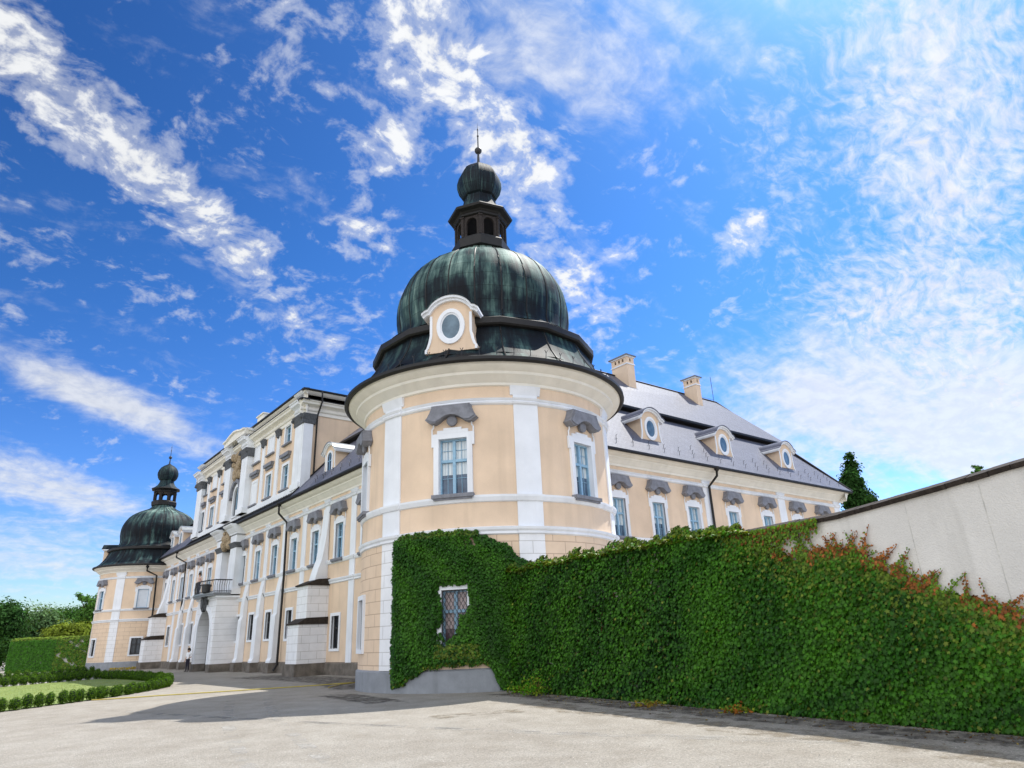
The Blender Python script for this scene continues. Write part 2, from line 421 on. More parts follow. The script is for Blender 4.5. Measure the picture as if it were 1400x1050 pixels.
STR3 = [(0, 9.62), (.07, 9.66), (.10, 9.72), (.055, 9.77), (.09, 9.80), (.13, 9.86), (0, 9.90)]
STR2 = [(0, 6.04), (.06, 6.07), (.09, 6.14), (.12, 6.21), (.125, 6.28), (0, 6.31)]
STR1 = [(0, 4.90), (.07, 4.94), (.07, 5.02), (.12, 5.08), (.14, 5.16), (0, 5.2)]
CORN = [(0, 10.08), (.07, 10.10), (.09, 10.2), (.16, 10.27), (.30, 10.45), (.34, 10.48), (.36, 10.56), (.50, 10.62), (.62, 10.72), (.66, 10.80), (.60, 10.84), (0, 10.86)]
TCORN = [(0, 10.34), (.08, 10.37), (.10, 10.46), (.20, 10.52), (.38, 10.68), (.42, 10.70), (.44, 10.80), (.58, 10.86), (.72, 10.96), (.76, 11.04), (.70, 11.08), (0, 11.10)]

# ---- windows (local frame: x right, -y outward, z up; origin on the wall face at the sill)
def rect(x0, x1, z0, z1): return [(x0, z0), (x1, z0), (x1, z1), (x0, z1)]
def upper_parts(w=1.06, h=2.05, lights=True):
    hw = w / 2
    f = MB()
    f.ring(rect(-hw, hw, 0, h), rect(-hw + .062, hw - .062, .07, h - .062), .15, .255)
    f.box(-.052, .052, .13, .25, .071, h - .063)
    zt = h * .61
    f.box(-hw + .063, -.053, .135, .25, zt - .048, zt + .048); f.box(.053, hw - .063, .135, .25, zt - .048, zt + .048)
    for s in (-1, 1):
        xm = s * (hw - .062 + .052) / 2
        f.box(xm - .008, xm + .008, .215, .242, zt + .049, h - .063); f.box(xm - .008, xm + .008, .215, .242, .071, zt - .049)
        a, b = sorted((s * .053, s * (hw - .063)))
        for z in (zt * .5, zt + (h - zt) * .5):
            f.box(a, xm - .009, .217, .24, z - .008, z + .008); f.box(xm + .009, b, .217, .24, z - .008, z + .008)
    p = MB(); p.quad((-hw + .01, .245, .01), (hw - .01, .245, .01), (hw - .01, .245, h - .01), (-hw + .01, .245, h - .01), 0, rect(0, w, 0, h))
    s = MB()
    o = hw + .19
    s.box(-o, -hw, -.055, .05, .0, h + .2); s.box(hw, o, -.055, .05, .0, h + .2)
    s.box(-hw, hw, -.055, .05, h, h + .2)
    for k in (-1, 1):                                   # ears and scroll lines rising to the hood
        a, b = sorted((k * (o + .001), k * (o + .08))); s.box(a, b, -.05, .05, h - .28, h + .2)
        s.tube([(k * (o + .06), -.03, h + .2), (k * (o + .06), -.03, h + .38), (k * (o + .0), -.03, h + .46), (k * (o + .0), -.03, h + .62)], .03, 5)
    s.box(-.58, .58, -.06, .05, h + .2, h + .32); s.box(-.34, .34, -.065, .05, h + .32, h + .4)
    hd = MB()
    z0 = h + .62
    bot = [(.90, z0 + .03), (.78, z0 - .06), (.60, z0 - .07), (.46, z0 - .0), (.32, z0 + .11), (.17, z0 + .18), (0, z0 + .20)]
    bot = bot + [(-x, z) for x, z in bot[-2::-1]]
    top = [(-.97, z0 + .08), (-.90, z0 + .15), (-.80, z0 + .33), (-.73, z0 + .52), (-.73, z0 + .58)]
    top = top + [(-x, z) for x, z in top[::-1]]
    outl = [(x, z) for x, z in bot][::-1]               # left to right along the bottom
    outl = outl + top[::-1]
    hd.prism(outl, -.30, .05)
    inner = [(x * .93, z0 + .04 + (z - z0) * .85) for x, z in outl]
    hd.prism(inner, -.345, -.301)
    hd.lathe([(0.001, 0), (.2, 0), (.2, .1), (.13, .14), (.001, .15)], (0, 0), 14)
    nlast = 15 * 5
    hd.v[-nlast:] = [(x, -z - .045, z0 + .02 + y) for x, y, z in hd.v[-nlast:]]
    sl = MB(); sl.box(-.76, .76, -.2, .05, -.13, -.001); sl.box(-.70, .70, -.15, .05, -.2, -.131)
    return f, p, s, hd, sl

def ground_parts(w=1.0, h=1.74, lattice=False):
    hw = w / 2
    f = MB()
    f.ring(rect(-hw, hw, 0, h), rect(-hw + .07, hw - .07, .08, h - .07), .14, .255)
    f.box(-.055, .055, .13, .25, .081, h - .071)
    zt = h * .62
    f.box(-hw + .071, -.056, .135, .25, zt - .05, zt + .05); f.box(.056, hw - .071, .135, .25, zt - .05, zt + .05)
    p = MB(); p.quad((-hw + .01, .245, .01), (hw - .01, .245, .01), (hw - .01, .245, h - .01), (-hw + .01, .245, h - .01), 0, rect(0, w, 0, h))
    s = MB(); o = hw + .17
    s.box(-o, -hw, -.05, .05, -.14, h + .17); s.box(hw, o, -.05, .05, -.14, h + .17); s.box(-hw, hw, -.05, .05, h, h + .17); s.box(-hw, hw, -.06, .05, -.14, -.001)
    g = MB()
    if lattice:
        k = .15
        n = int((w + h) / k) + 2
        for i in range(-n, n):
            for sgn in (1, -1):
                # line x + sgn*z*0.62 = i*k  clipped to the opening
                pts = []
                for z in (0.0, h):
                    pts.append((i * k - sgn * z * .62, z))
                (xa, za), (xb, zb) = pts
                if max(xa, xb) < -hw or min(xa, xb) > hw: continue
                t0, t1 = 0, 1
                for lim, sg in ((-hw, 1), (hw, -1)):
                    fa, fb = sg * (xa - lim), sg * (xb - lim)
                    if fa < 0 and fb < 0: t0, t1 = 1, 0
                    elif fa < 0: t0 = max(t0, fa / (fa - fb))
                    elif fb < 0: t1 = min(t1, fa / (fa - fb))
                if t1 - t0 < .02: continue
                A = (xa + (xb - xa) * t0, .04, za + (zb - za) * t0); B = (xa + (xb - xa) * t1, .04, za + (zb - za) * t1)
                g.tube([A, B], .011, 4)
        g.ring(rect(-hw + .001, hw - .001, .001, h - .001), rect(-hw + .03, hw - .03, .03, h - .03), .03, .06)
    else:
        for i in range(1, 5):
            x = -hw + w * i / 5; g.tube([(x, .07, 0), (x, .07, h)], .01, 4)
    return f, p, s, g

PROTO = {}
def window_proto(kind):
    if kind in PROTO: return PROTO[kind]
    if kind.startswith('upper'):
        f, p, s, hd, sl = upper_parts()
        if kind == 'upperblind':
            f = MB(); f.ring(rect(-.53, .53, 0, 2.05), rect(-.47, .47, .06, 1.99), .06, .24)
            p = MB(); p.quad((-.52, .1, .01), (.52, .1, .01), (.52, .1, 2.04), (-.52, .1, 2.04), 0, rect(0, 1, 0, 2))
        pm = {'upper': M_glass, 'upperdark': M_gdark, 'upperblind': M_shut}[kind]
        o = f.build('window', M_wood, palace)
        kids = [p.build('pane', pm), s.build('surround', M_white), hd.build('hood', M_grey), sl.build('sill', M_grey)]
    else:
        lat = kind == 'lattice'
        f, p, s, g = ground_parts(.95 if lat else 1.0, 1.78 if lat else 1.74, lat)
        o = f.build('window', M_wood if lat else M_iron, palace)
        kids = [p.build('pane', M_curt if lat else M_gdark), s.build('surround', M_white), g.build('grille', M_iron)]
    for k in kids: k.parent = o
    PROTO[kind] = o
    o['_used'] = False
    return o

def place_window(kind, u, v, mp, rotz, zs=1.0, xs=1.0, d=0.0):
    o = window_proto(kind)
    if o['_used']: o = copyobj(o, palace)
    PROTO[kind]['_used'] = True
    o.matrix_parent_inverse = WL[palace.name].inverted()
    o.location = mp(u, v, d); o.rotation_euler = (0, 0, rotz); o.scale = (xs, 1, zs)
    return o

# ---- round towers
def seam_mod(ns, amp):
    return lambda a, z: 1 - amp * abs(cos(a * ns / 2)) ** 6 * 1.0
def tower(T, zf, uwins, gwins, pils, far=False):
    mp0 = mapT(T)
    mp = lambda u, v, d: mp0(u, zf(v), d)
    zs = zf(1) - zf(0)
    rad = lambda deg: radians(deg) * R0
    holes = []
    for deg in uwins: holes.append((rad(deg) - .53, rad(deg) + .53, 6.37, 8.42))
    for deg in gwins: holes.append((rad(deg) - .475, rad(deg) + .475, 1.38, 3.16))
    w = MB()
    wall_mesh(w, rad(-300), rad(60), .68, 10.5, holes, mp, .35, (4.92, 5.17, 6.37), lambda u, v: 2 if v < 4.95 else 0)
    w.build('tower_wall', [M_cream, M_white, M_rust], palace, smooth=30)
    pl = MB(); sweep(pl, [(.07, -.3), (.07, .64), (.0, .70)], rad(-300), rad(60), mp, .35, caps=False)
    pl.build('plinth', M_plinth, palace)
    for prof, nm in ((STR1, 'string_course'), (STR2, 'string_course'), (STR3, 'string_course')):
        s = MB(); a0 = rad(-300)
        segs = [(rad(-300), rad(60))]
        for a, b in segs: sweep(s, prof, a, b, mp, .35, caps=True)
        s.build(nm, M_white, palace)
    for deg in pils:
        s = MB(); c = rad(deg)
        mbox(s, c - .47, c + .47, .69, 4.91, -.05, .05, mp, .32, 1)
        mbox(s, c - .47, c + .47, 4.91, 10.34, -.05, .05, mp, .32, 0)
        for prof in (STR1, STR2, STR3):
            sweep(s, [(d + .05 if d > 0 else d, z) for d, z in prof], c - .50, c + .50, mp, .34)
        sweep(s, [(.0, 10.0), (.055, 10.02), (.14, 10.28), (.16, 10.34), (0, 10.36)], c - .58, c + .58, mp, .34)
        s.build('pilaster', [M_white, M_wrust], palace)
    cn = MB(); sweep(cn, TCORN, rad(-300), rad(60), mp, .3, caps=False)
    cn.build('cornice', M_cornice, palace, smooth=25)
    gt = MB(); gt.lathe([(5.85, zf(11.09)), (6.06, zf(11.0)), (6.15, zf(11.08)), (6.14, zf(11.2)), (6.05, zf(11.24)), (5.9, zf(11.18))], T, 96)
    gt.build('gutter', M_dark, palace, smooth=30)
    for deg in uwins:
        place_window('upperblind' if deg == -109.5 else 'upper' if deg in (-140, -82) else 'upperdark', rad(deg), 6.37, mp, radians(deg + 90), zs, d=.0)
    for deg in gwins:
        place_window('lattice' if deg == -140 else 'ground', rad(deg), 1.38, mp, radians(deg + 90), zs, .95)
    # roof: skirt, lip and melon dome in one copper shell
    NS = 22
    Z = zf
    skirt = [(6.05, 11.16), (5.78, 11.32), (5.45, 11.62), (5.18, 12.0), (4.95, 12.42), (4.80, 12.8), (4.74, 13.02)]
    lip = [(4.74, 13.02), (4.90, 13.04), (4.96, 13.10), (4.96, 13.34), (4.88, 13.40)]
    foot = [(4.88, 13.40), (4.55, 13.46), (4.22, 13.60), (4.0, 13.86), (3.90, 14.25), (3.93, 14.7)]
    bulge = [(3.93, 14.7), (3.99, 15.1), (4.0, 15.5), (3.97, 15.9), (3.90, 16.25), (3.78, 16.6), (3.62, 16.95), (3.40, 17.3), (3.1, 17.62), (2.72, 17.9), (2.3, 18.12), (1.85, 18.33), (1.5, 18.52), (1.28, 18.74), (1.17, 19.0), (1.15, 19.2)]
    d = MB()
    PB = radians(-126.5 + 8)
    d.lathe([(r, Z(z)) for r, z in skirt[:3]], T, 64, 0)
    d.lathe([(r * 1.012, Z(z)) for r, z in skirt[2:]], T, 16, 0, PB)
    d.lathe([(r * 1.012, Z(z)) for r, z in lip], T, 16, 1, PB)
    d.lathe([(r, Z(z)) for r, z in foot + bulge[1:]], T, 110, 0, mod=lambda a, z: 1 + .014 * (abs(sin(a * NS / 2)) - .6))
    full = [(r, Z(z)) for r, z in foot + bulge[1:]]
    for k in range(NS):                                   # standing seams
        a = 2 * pi * k / NS
        d.tube([(T[0] + r * .992 * cos(a), T[1] + r * .992 * sin(a), z) for r, z in full], .034, 5, 1)
    for k in range(16):
        a = PB + 2 * pi * k / 16
        d.tube([(T[0] + r * 1.012 * cos(a), T[1] + r * 1.012 * sin(a), Z(z)) for r, z in skirt], .03, 5, 1)
    dome = d.build('dome', [M_copper, M_dark], palace, smooth=35)
    # lantern
    ln = MB(); n = 8; a0 = radians(-126.5)
    def octa(prof, mi=0): ln.lathe([(r, Z(z)) for r, z in prof], T, n, mi, a0)
    octa([(1.1, 18.95), (1.40, 19.0), (1.44, 19.42), (1.38, 19.5), (1.25, 19.56)], 0)
    octa([(1.24, 19.56), (1.24, 19.62), (.9, 19.62)], 0)
    rp = 1.2
    for k in range(n):
        aA, aB = a0 + 2 * pi * k / n, a0 + 2 * pi * (k + 1) / n
        A = Vector((T[0] + rp * cos(aA), T[1] + rp * sin(aA), 0)); B = Vector((T[0] + rp * cos(aB), T[1] + rp * sin(aB), 0))
        t = (B - A).normalized(); L = (B - A).length; nn = Vector((cos((aA + aB) / 2), sin((aA + aB) / 2), 0))
        M = Matrix(((t.x, -nn.x, 0, A.x), (t.y, -nn.y, 0, A.y), (0, 0, 1, 0), (0, 0, 0, 1)))
        pw = .19; zb, zsprg, ztop = Z(19.6), Z(20.35), Z(20.78)
        hw = L / 2 - pw
        ap = arc(L / 2, zsprg, hw, hw, 0, pi, 8)           # right to left over the opening
        outl = [(0, zb), (pw, zb)] + ap[::-1] + [(L - pw, zb), (L, zb), (L, ztop), (0, ztop)]
        ln.prism(outl, 0, .14, 1, M=M)
        ln.box(-.07, .07, -.06, .02, zb, Z(20.62), 1, M)
        ln.box(-.1, .1, -.09, .02, Z(20.62), Z(20.7), 1, M)
    octa([(1.21, 20.72), (1.30, 20.76), (1.30, 20.86), (1.24, 20.9), (1.34, 20.98), (1.58, 21.03), (1.62, 21.12), (1.58, 21.18)], 0)
    octa([(1.24, 20.72), (.01, 20.74)], 0)
    lan = ln.build('lantern', [M_dark, M_brown], dome)
    bu = MB()
    prof = [(1.57, 21.17), (1.27, 21.36), (1.02, 21.62), (.86, 21.95), (.79, 22.3)]
    bu.lathe([(r, Z(z)) for r, z in prof], T, n, 0, a0)
    prof = [(.74, 22.3), (.88, 22.38), (1.03, 22.62), (1.13, 23.0), (1.13, 23.3), (1.04, 23.65), (.86, 23.98), (.58, 24.25), (.28, 24.42), (.09, 24.6)]
    if far: bu.lathe([(r, Z(z)) for r, z in prof], T, 24, 0, a0)
    else: bu.lathe([(r, Z(z)) for r, z in prof], T, n, 0, a0)
    bulb = bu.build('lantern_roof', M_dcopper, dome, smooth=22)
    fi = MB()
    fi.lathe([(.085, Z(24.5)), (.07, Z(24.8)), (.05, Z(25.26))], T, 10)
    R = .19
    fi.lathe([(max(.002, R * cos(t)), Z(25.42) + R * sin(t)) for t in np.linspace(-pi / 2, pi / 2, 11)], T, 16)
    fi.lathe([(.035, Z(25.58)), (.03, Z(26.3)), (.05, Z(26.33)), (.05, Z(26.4)), (.022, Z(26.43)), (.02, Z(26.75)), (.04, Z(26.78)), (.03, Z(26.84)), (.012, Z(26.88)), (.004, Z(27.25))], T, 8)
    fi.build('finial', M_iron, dome, smooth=40)
    return dome

# ---- dormers (local: x right, -y outward)
def dormer(loc, rotz, kind, roofmat, depth=2.6, zs=1.0, s=1.0):
    hb = .84
    side = [(-1.04, 0), (-1.04, .14), (-.98, .2), (-.9, .42), (-hb, .7), (-hb, 1.5)]
    top = arc(0, 1.22, .98, .86, radians(163), radians(17), 12)
    outl = [(-x, z) for x, z in side][::1]
    front = [(1.04, 0), (1.04, .14), (.98, .2), (.9, .42), (hb, .7), (hb, 1.47)] + arc(0, 1.20, .93, .80, radians(20), radians(160), 12) + [(-hb, 1.47), (-hb, .7), (-.9, .42), (-.98, .2), (-1.04, .14), (-1.04, 0)]
    b = MB(); b.prism(front, 0, depth, 0)
    # white edge bands down both sides
    for k in (1, -1):
        pts = [(1.04, 0.001), (1.04, .14), (.98, .2), (.9, .42), (hb, .7), (hb, 1.47)]
        o2 = [(k * x, z) for x, z in pts] + [(k * (x - .1), z) for x, z in pts[::-1]]
        if k < 0: o2 = o2[::-1]
        b.prism(o2, -.035, -.001, 1)
    # arched moulding with flat ears
    mo = [(-1.13, 1.47)] + [(-1.0, 1.57)] + arc(0, 1.26, .96, .82, radians(155), radians(25), 14) + [(1.0, 1.57), (1.13, 1.47)]
    for off, y0, th in ((0, -.22, .09), (-.09, -.12, .09)):
        n = len(mo)
        up = [(x, z + off + th) for x, z in mo]; lo = [(x * (1 if off == 0 else .95), z + off) for x, z in mo]
        b.prism(lo + up[::-1], y0, depth, 1)
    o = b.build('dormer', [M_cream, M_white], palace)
    o.location = loc; o.rotation_euler = (0, 0, rotz); o.scale = (s, s, zs * s)
    r = MB()
    for (x0, z0), (x1, z1) in zip(mo, mo[1:]):
        r.prism([(x0, z0 + .091), (x1, z1 + .091), (x1, z1 + .135), (x0, z0 + .135)], -.26, depth + .01, 0)
    rr = r.build('dormer_roof', roofmat); rr.parent = o
    if kind == 'oculus':
        N = 28
        t = [2 * pi * i / N for i in range(N)]
        w = MB()
        w.ring([(.56 * cos(a), .98 + .70 * sin(a)) for a in t], [(.42 * cos(a), .98 + .55 * sin(a)) for a in t], -.07, .001)
        w.ring([(.42 * cos(a), .98 + .55 * sin(a)) for a in t], [(.36 * cos(a), .98 + .48 * sin(a)) for a in t], -.03, .001)
        k = w.build('oculus', M_white); k.parent = o
        p = MB(); p.prism([(.37 * cos(a), .98 + .49 * sin(a)) for a in t], -.02, -.004)
        k = p.build('oculus_pane', M_goc); k.parent = o
    else:
        w = MB()
        inn = [(-.36, .16), (.36, .16), (.36, 1.2)] + arc(0, 1.2, .36, .3, 0, pi, 8)[1:-1] + [(-.36, 1.2)]
        out = [(-.52, .1), (.52, .1), (.52, 1.22)] + arc(0, 1.22, .52, .42, 0, pi, 8)[1:-1] + [(-.52, 1.22)]
        w.ring(out, inn, -.07, .001)
        k = w.build('window', M_white); k.parent = o
        p = MB(); p.prism(inn, -.02, -.004); p.box(-.03, .03, -.05, -.021, .17, 1.45, 1); p.box(-.35, -.031, -.05, -.021, .9, .95, 1); p.box(.031, .35, -.05, -.021, .9, .95, 1)
        k = p.build('pane', [M_gdark, M_wood]); k.parent = o
    return o

z1f = lambda z: z
z2f = lambda z: .92 * z + .12
D1 = tower(T1, z1f, [-197, -140, -82], [-197, -140], [-169.5, -110, -226, -54])
D2 = tower(T2, z2f, [-223, -166, -109.5], [-223, -167, -109.8], [-137, -195, -80], far=True)

# tower dormers
a = radians(-140)
dormer((T1[0] + 5.3 * cos(a), T1[1] + 5.3 * sin(a), 11.82), a + pi / 2, 'oculus', M_copper, 2.2, 1.06)
for T, zf, degs in ((T2, z2f, (-200,)),):
    for dg in degs:
        a = radians(dg); dormer((T[0] + 5.2 * cos(a), T[1] + 5.2 * sin(a), zf(11.85)), a + pi / 2, 'oculus', M_copper, 2.2, .95)

# snow hooks on the round skirt: sub-parts of the dome
hk = MB(); hk.tube([(0, 0, -.05), (0, -.03, .16), (.06, -.05, .26)], .014, 4); hk.tube([(0, -.03, .15), (-.06, -.05, .26)], .014, 4)
hook0 = None
for i, dg in enumerate(np.linspace(-168, -62, 17)):
    if -152 < dg < -128 and False: continue
    o = hk.build('snow_hook', M_iron) if hook0 is None else hook0.copy()
    if hook0 is None: hook0 = o
    else: COL.objects.link(o)
    aa = radians(dg); o.parent = D1
    o.matrix_parent_inverse = Matrix.Identity(4)
    o.location = (T1[0] + 5.62 * cos(aa), T1[1] + 5.62 * sin(aa), 11.5); o.rotation_euler = (0, 0, aa + pi / 2)

# ---- long wing, facade facing west (u = -y)
UP_Y = [30.9, 34.4, 37.95, 41.5, 45.1, 48.7, 52.2, 55.6, 64.75, 67.75, 70.95, 74.25, 77.55, 80.85]
GR = [(37.95, 1.36), (45.1, 2.03), (48.95, 2.1), (52.45, 2.1), (55.35, 2.1), (64.4, 2.1), (68.85, 2.1), (72.3, 2.1), (77.3, 2.1), (34.4, 1.36)]
holes = [(-y - .53, -y + .53, 6.3, 8.35) for y in UP_Y] + [(-y - .5, -y + .5, z, z + 1.74) for y, z in GR]
holes.append((-58.9, -57.1, 5.6, 8.9))
w = MB(); wall_mesh(w, -83.2, -27.6, .55, 10.2, holes, mapL)
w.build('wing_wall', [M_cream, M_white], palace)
for y in UP_Y: place_window('upper' if int(y * 10) % 3 == 0 else 'upperdark', -y, 6.3, mapL, -pi / 2)
for y, z in GR: place_window('ground', -y, z, mapL, -pi / 2)
for prof, cut in ((STR3, 0), (STR2, .75), (STR1, 0)):
    s = MB()
    sweep(s, prof, -83.0, -28.2, mapL)
    s.build('string_course', M_white, palace)
cn = MB(); sweep(cn, CORN, -82.8, -28.0, mapL); cn.build('cornice', M_cornice, palace)
gt = MB(); sweep(gt, [(.62, 10.85), (.80, 10.80), (.88, 10.86), (.88, 10.96), (.78, 11.0), (.62, 10.94)], -82.2, -28.4, mapL); gt.build('gutter', M_dark, palace)
pl = MB(); sweep(pl, [(.12, -.4), (.12, .58), (.06, .64), (0, .66)], -83.0, -28.0, mapL); pl.build('plinth', M_bplinth, palace)
LES = [32.6, 36.05, 39.8, 43.35, 46.9, 50.4, 53.9, 66.25, 69.35, 72.6, 75.9, 79.2, 82.4]
for y in LES:
    s = MB(); c = -y
    mbox(s, c - .34, c + .34, .62, 10.1, -.05, .055, mapL)
    for prof in (STR1, STR2, STR3): sweep(s, [(d + .055 if d > 0 else d, z) for d, z in prof], c - .37, c + .37, mapL)
    sweep(s, [(0, 9.92), (.06, 9.94), (.14, 10.06), (0, 10.09)], c - .46, c + .46, mapL)
    if y in (46.9, 50.4, 53.9, 66.25, 69.35, 72.6):         # battered pier with a concave top
        prof = [(.05, .6), (.56, .62), (.56, .74), (.46, .9), (.43, 2.2), (.41, 3.5), (.32, 3.68), (.31, 4.4), (.27, 5.0), (.19, 5.5), (.11, 5.9), (.06, 6.25), (.05, 6.28)]
        sweep(s, prof, c - .37, c + .37, mapL)
        b = MB(); mbox(b, c - .45, c + .45, -.4, .62, .1, .66, mapL); b.build('plinth', M_bplinth, palace)
    s.build('pilaster', M_white, palace)

# corner buttresses
def buttress(yc):
    b = MB(); hw = .78; c = -yc
    def block(d, z0, z1, w_): mbox(b, c - w_, c + w_, z0, z1, -.05, d, mapL, 99, 0)
    block(1.72, .62, 2.72, hw + .04); block(1.30, 2.9, 4.86, hw)
    sweep(b, [(0, 5.12), (.78, 5.14), (.70, 5.5), (.58, 5.9), (.40, 6.4), (.28, 7.2), (.18, 8.0), (.10, 8.9), (.06, 9.5)], c - .46, c + .46, mapL, mi=1)
    sweep(b, [(0, 2.70), (1.80, 2.71), (1.80, 2.78), (1.28, 3.06), (0, 3.1)], c - hw - .1, c + hw + .1, mapL, mi=2)
    sweep(b, [(0, 4.84), (1.42, 4.85), (1.42, 4.93), (.72, 5.2), (0, 5.25)], c - hw - .1, c + hw + .1, mapL, mi=2)
    b.build('buttress', [M_wrust, M_white, M_coping], palace)
    b = MB(); mbox(b, c - hw - .12, c + hw + .12, -.4, .64, .1, 1.84, mapL); b.build('plinth', M_bplinth, palace)
buttress(39.85); buttress(79.7)

# downpipes
def pipe(pts, r=.075, hopper=True):
    p = MB(); p.tube(pts, r, 8)
    if hopper:
        x, y, z = pts[0]; p.lathe([(.07, z - .25), (.16, z - .12), (.18, z + .05), (.02, z + .06)], (x, y), 10)
    p.build('downpipe', M_dark, palace, smooth=40)
pipe([(16.3, 46.5, 10.9), (16.3, 46.45, 10.2), (16.82, 46.15, 9.55), (16.86, 46.1, 5.8), (16.84, 46.1, .5), (16.6, 46.1, .15)])
pipe([(16.3, 74.6, 10.9), (16.3, 74.6, 10.3), (16.82, 72.7, 9.6), (16.86, 72.6, 5.9), (16.86, 72.6, .3)])
pipe([(15.2, 82.0, 10.2), (15.2, 82.05, 9.7), (16.2, 81.95, 9.2), (16.3, 81.95, 5.5), (16.25, 81.95, .2)], .09)
pipe([(35.2, 23.9, 10.8), (35.2, 23.95, 10.3), (34.95, 24.45, 9.7), (35.0, 24.5, 5), (35.0, 24.5, .3)])
pipe([(17.95, 44.1, 18.75), (17.95, 44.02, 17.95), (17.85, 44.5, 17.0), (17.85, 44.58, 12.7)], .06, False)

# ---- portal with balcony
pt = MB(); cx = -58.35
def mapP(u, v, d): return (15.4 - d, -u, v)
hole_w = 1.72; zsp = 2.75
oth = arc(cx, zsp, hole_w, 1.75, 0, pi, 16)
PWD = 2.55
outl = [(cx - PWD, .55), (cx - hole_w, .55)] + oth[::-1] + [(cx + hole_w, .55), (cx + PWD, .55), (cx + PWD, 5.25), (cx - PWD, 5.25)]
ML = Matrix(((0, 1, 0, 15.4), (-1, 0, 0, 0), (0, 0, 1, 0), (0, 0, 0, 1)))   # local x->-y, local y->+x
pt.prism(outl, 0, 1.75, 0, M=ML)
rim_o = [(cx + (hole_w + .34) * cos(t), zsp + 2.12 * sin(t)) for t in np.linspace(0, pi, 17)]
rim_i = [(cx + (hole_w + .0) * cos(t), zsp + 1.75 * sin(t)) for t in np.linspace(0, pi, 17)]
pt.prism(rim_i[::-1] + rim_o, -.1, -.002, 1, M=ML) if False else pt.prism(rim_o + rim_i[::-1], -.1, -.002, 1, M=ML)
for s_ in (-1, 1):
    a, b = sorted((cx + s_ * hole_w, cx + s_ * (hole_w + .34))); pt.prism(rect(a, b, .56, zsp), -.1, -.002, 1, M=ML)
pt.prism(rect(cx - 2.7, cx + 2.7, 5.25, 5.4), -.14, 1.75, 1, M=ML)
pt.build('portal', [M_wrust, M_white], palace)
dr = MB(); dr.box(16.2, 16.3, 56.62, 60.08, -.1, 3.0); dr.lathe([(.01, 0), (1.7, 0)], (0, 0), 4) if False else None
dr.prism(arc(cx, zsp, hole_w - .01, 1.74, 0, pi, 16), .9, 1.0, 0, M=ML)
for i in range(5): dr.box(16.15, 16.2, 56.75 + i * .68, 57.2 + i * .68, .3, 2.6)
dr.build('portal_door', M_brown, palace)
for a, c in ((cx - PWD - .1, cx - hole_w), (cx + hole_w, cx + PWD + .1)):
    b = MB(); mbox(b, a, c, -.4, .56, -1.6, .08, mapP); b.build('plinth', M_bplinth, palace)
sh = MB()
o = [(0, -.62), (.22, -.5), (.38, -.2), (.42, .15), (.5, .42), (.3, .5), (.18, .62), (-.18, .62), (-.3, .5), (-.5, .42), (-.42, .15), (-.38, -.2), (-.22, -.5)]
sh.prism([(cx + x, 4.95 + z) for x, z in o], -.34, -.11, 0, M=ML); sh.prism([(cx + x * .7, 4.95 + z * .7) for x, z in o], -.42, -.341, 0, M=ML)
sh.build('coat_of_arms', M_capital, palace)
ba = MB(); bal = MB()
plan = [(cx - 2.75, -.9), (cx - 2.75, .3)] + [(cx - 2.75 + 5.5 * t, .3 + .55 * sin(pi * t)) for t in np.linspace(.08, .92, 9)] + [(cx + 2.75, .3), (cx + 2.75, -.9)]
def slab(mb, z0, z1, grow=0, mi=0):
    pts = [(15.4 - d - (grow if d > .1 else 0), -u, 0) for u, d in plan]; n = len(pts)
    vs = [(x, y, z0) for x, y, _ in pts] + [(x, y, z1) for x, y, _ in pts]
    mb.add(vs, [list(range(n)), list(range(2 * n - 1, n - 1, -1))] + [[i, n + i, n + (i + 1) % n, (i + 1) % n] for i in range(n)], mi, [(v[1], v[2]) for v in vs])
slab(ba, 5.401, 5.5); slab(ba, 5.5, 5.62, .08)
balcony = ba.build('balcony', M_tin, palace)
rail = [(15.44 - d, -u) for u, d in plan]
bal.tube([(x, y, 6.55) for x, y in rail], .045, 6); bal.tube([(x, y, 5.72) for x, y in rail], .03, 6)
for (x0, y0), (x1, y1) in zip(rail, rail[1:]):
    n = max(1, int(math.hypot(x1 - x0, y1 - y0) / .17))
    for i in range(n):
        t = i / n; x, y = x0 + (x1 - x0) * t, y0 + (y1 - y0) * t
        bal.tube([(x, y, 5.62), (x - .03, y, 5.95), (x - .05, y, 6.12), (x, y, 6.55)], .017, 4)
k = bal.build('railing', M_iron); k.parent = balcony

# two engaged columns and door behind the balcony
for yc in (56.5, 60.15):
    s = MB(); c = -yc
    mbox(s, c - .75, c + .75, 5.5, 9.05, -.1, .62, mapL); mbox(s, c - .85, c + .85, 5.5, 5.95, -.1, .72, mapL)
    mbox(s, c - .8, c + .8, 9.45, 10.02, -.1, .68, mapL)
    sweep(s, [(d + .68 if d > 0 else d, z) for d, z in CORN], c - .95, c + .95, mapL)
    s.build('pilaster', M_white, palace)
    s = MB(); sweep(s, [(0, 9.05), (.66, 9.06), (.70, 9.18), (.80, 9.36), (.84, 9.44), (0, 9.45)], c - .84, c + .84, mapL); s.build('capital', M_capital, palace)
s = MB()
s.box(17.15, 17.25, 57.1, 58.9, 5.6, 8.9, 0)
s.build('balcony_door', M_gdark, palace)
s = MB()
for y0, y1 in ((56.85, 57.1), (58.9, 59.15)): mbox(s, -y1, -y0, 5.6, 8.4, -.05, .12, mapL)
s.prism([(-58.0 + 1.15 * cos(t), 8.4 + .95 * sin(t)) for t in np.linspace(0, pi, 13)] + [(-58.0 + .9 * cos(t), 8.4 + .6 * sin(t)) for t in np.linspace(pi, 0, 13)], 1.53, 1.75, 0, M=ML)
s.build('door_surround', M_white, palace)
s = MB()
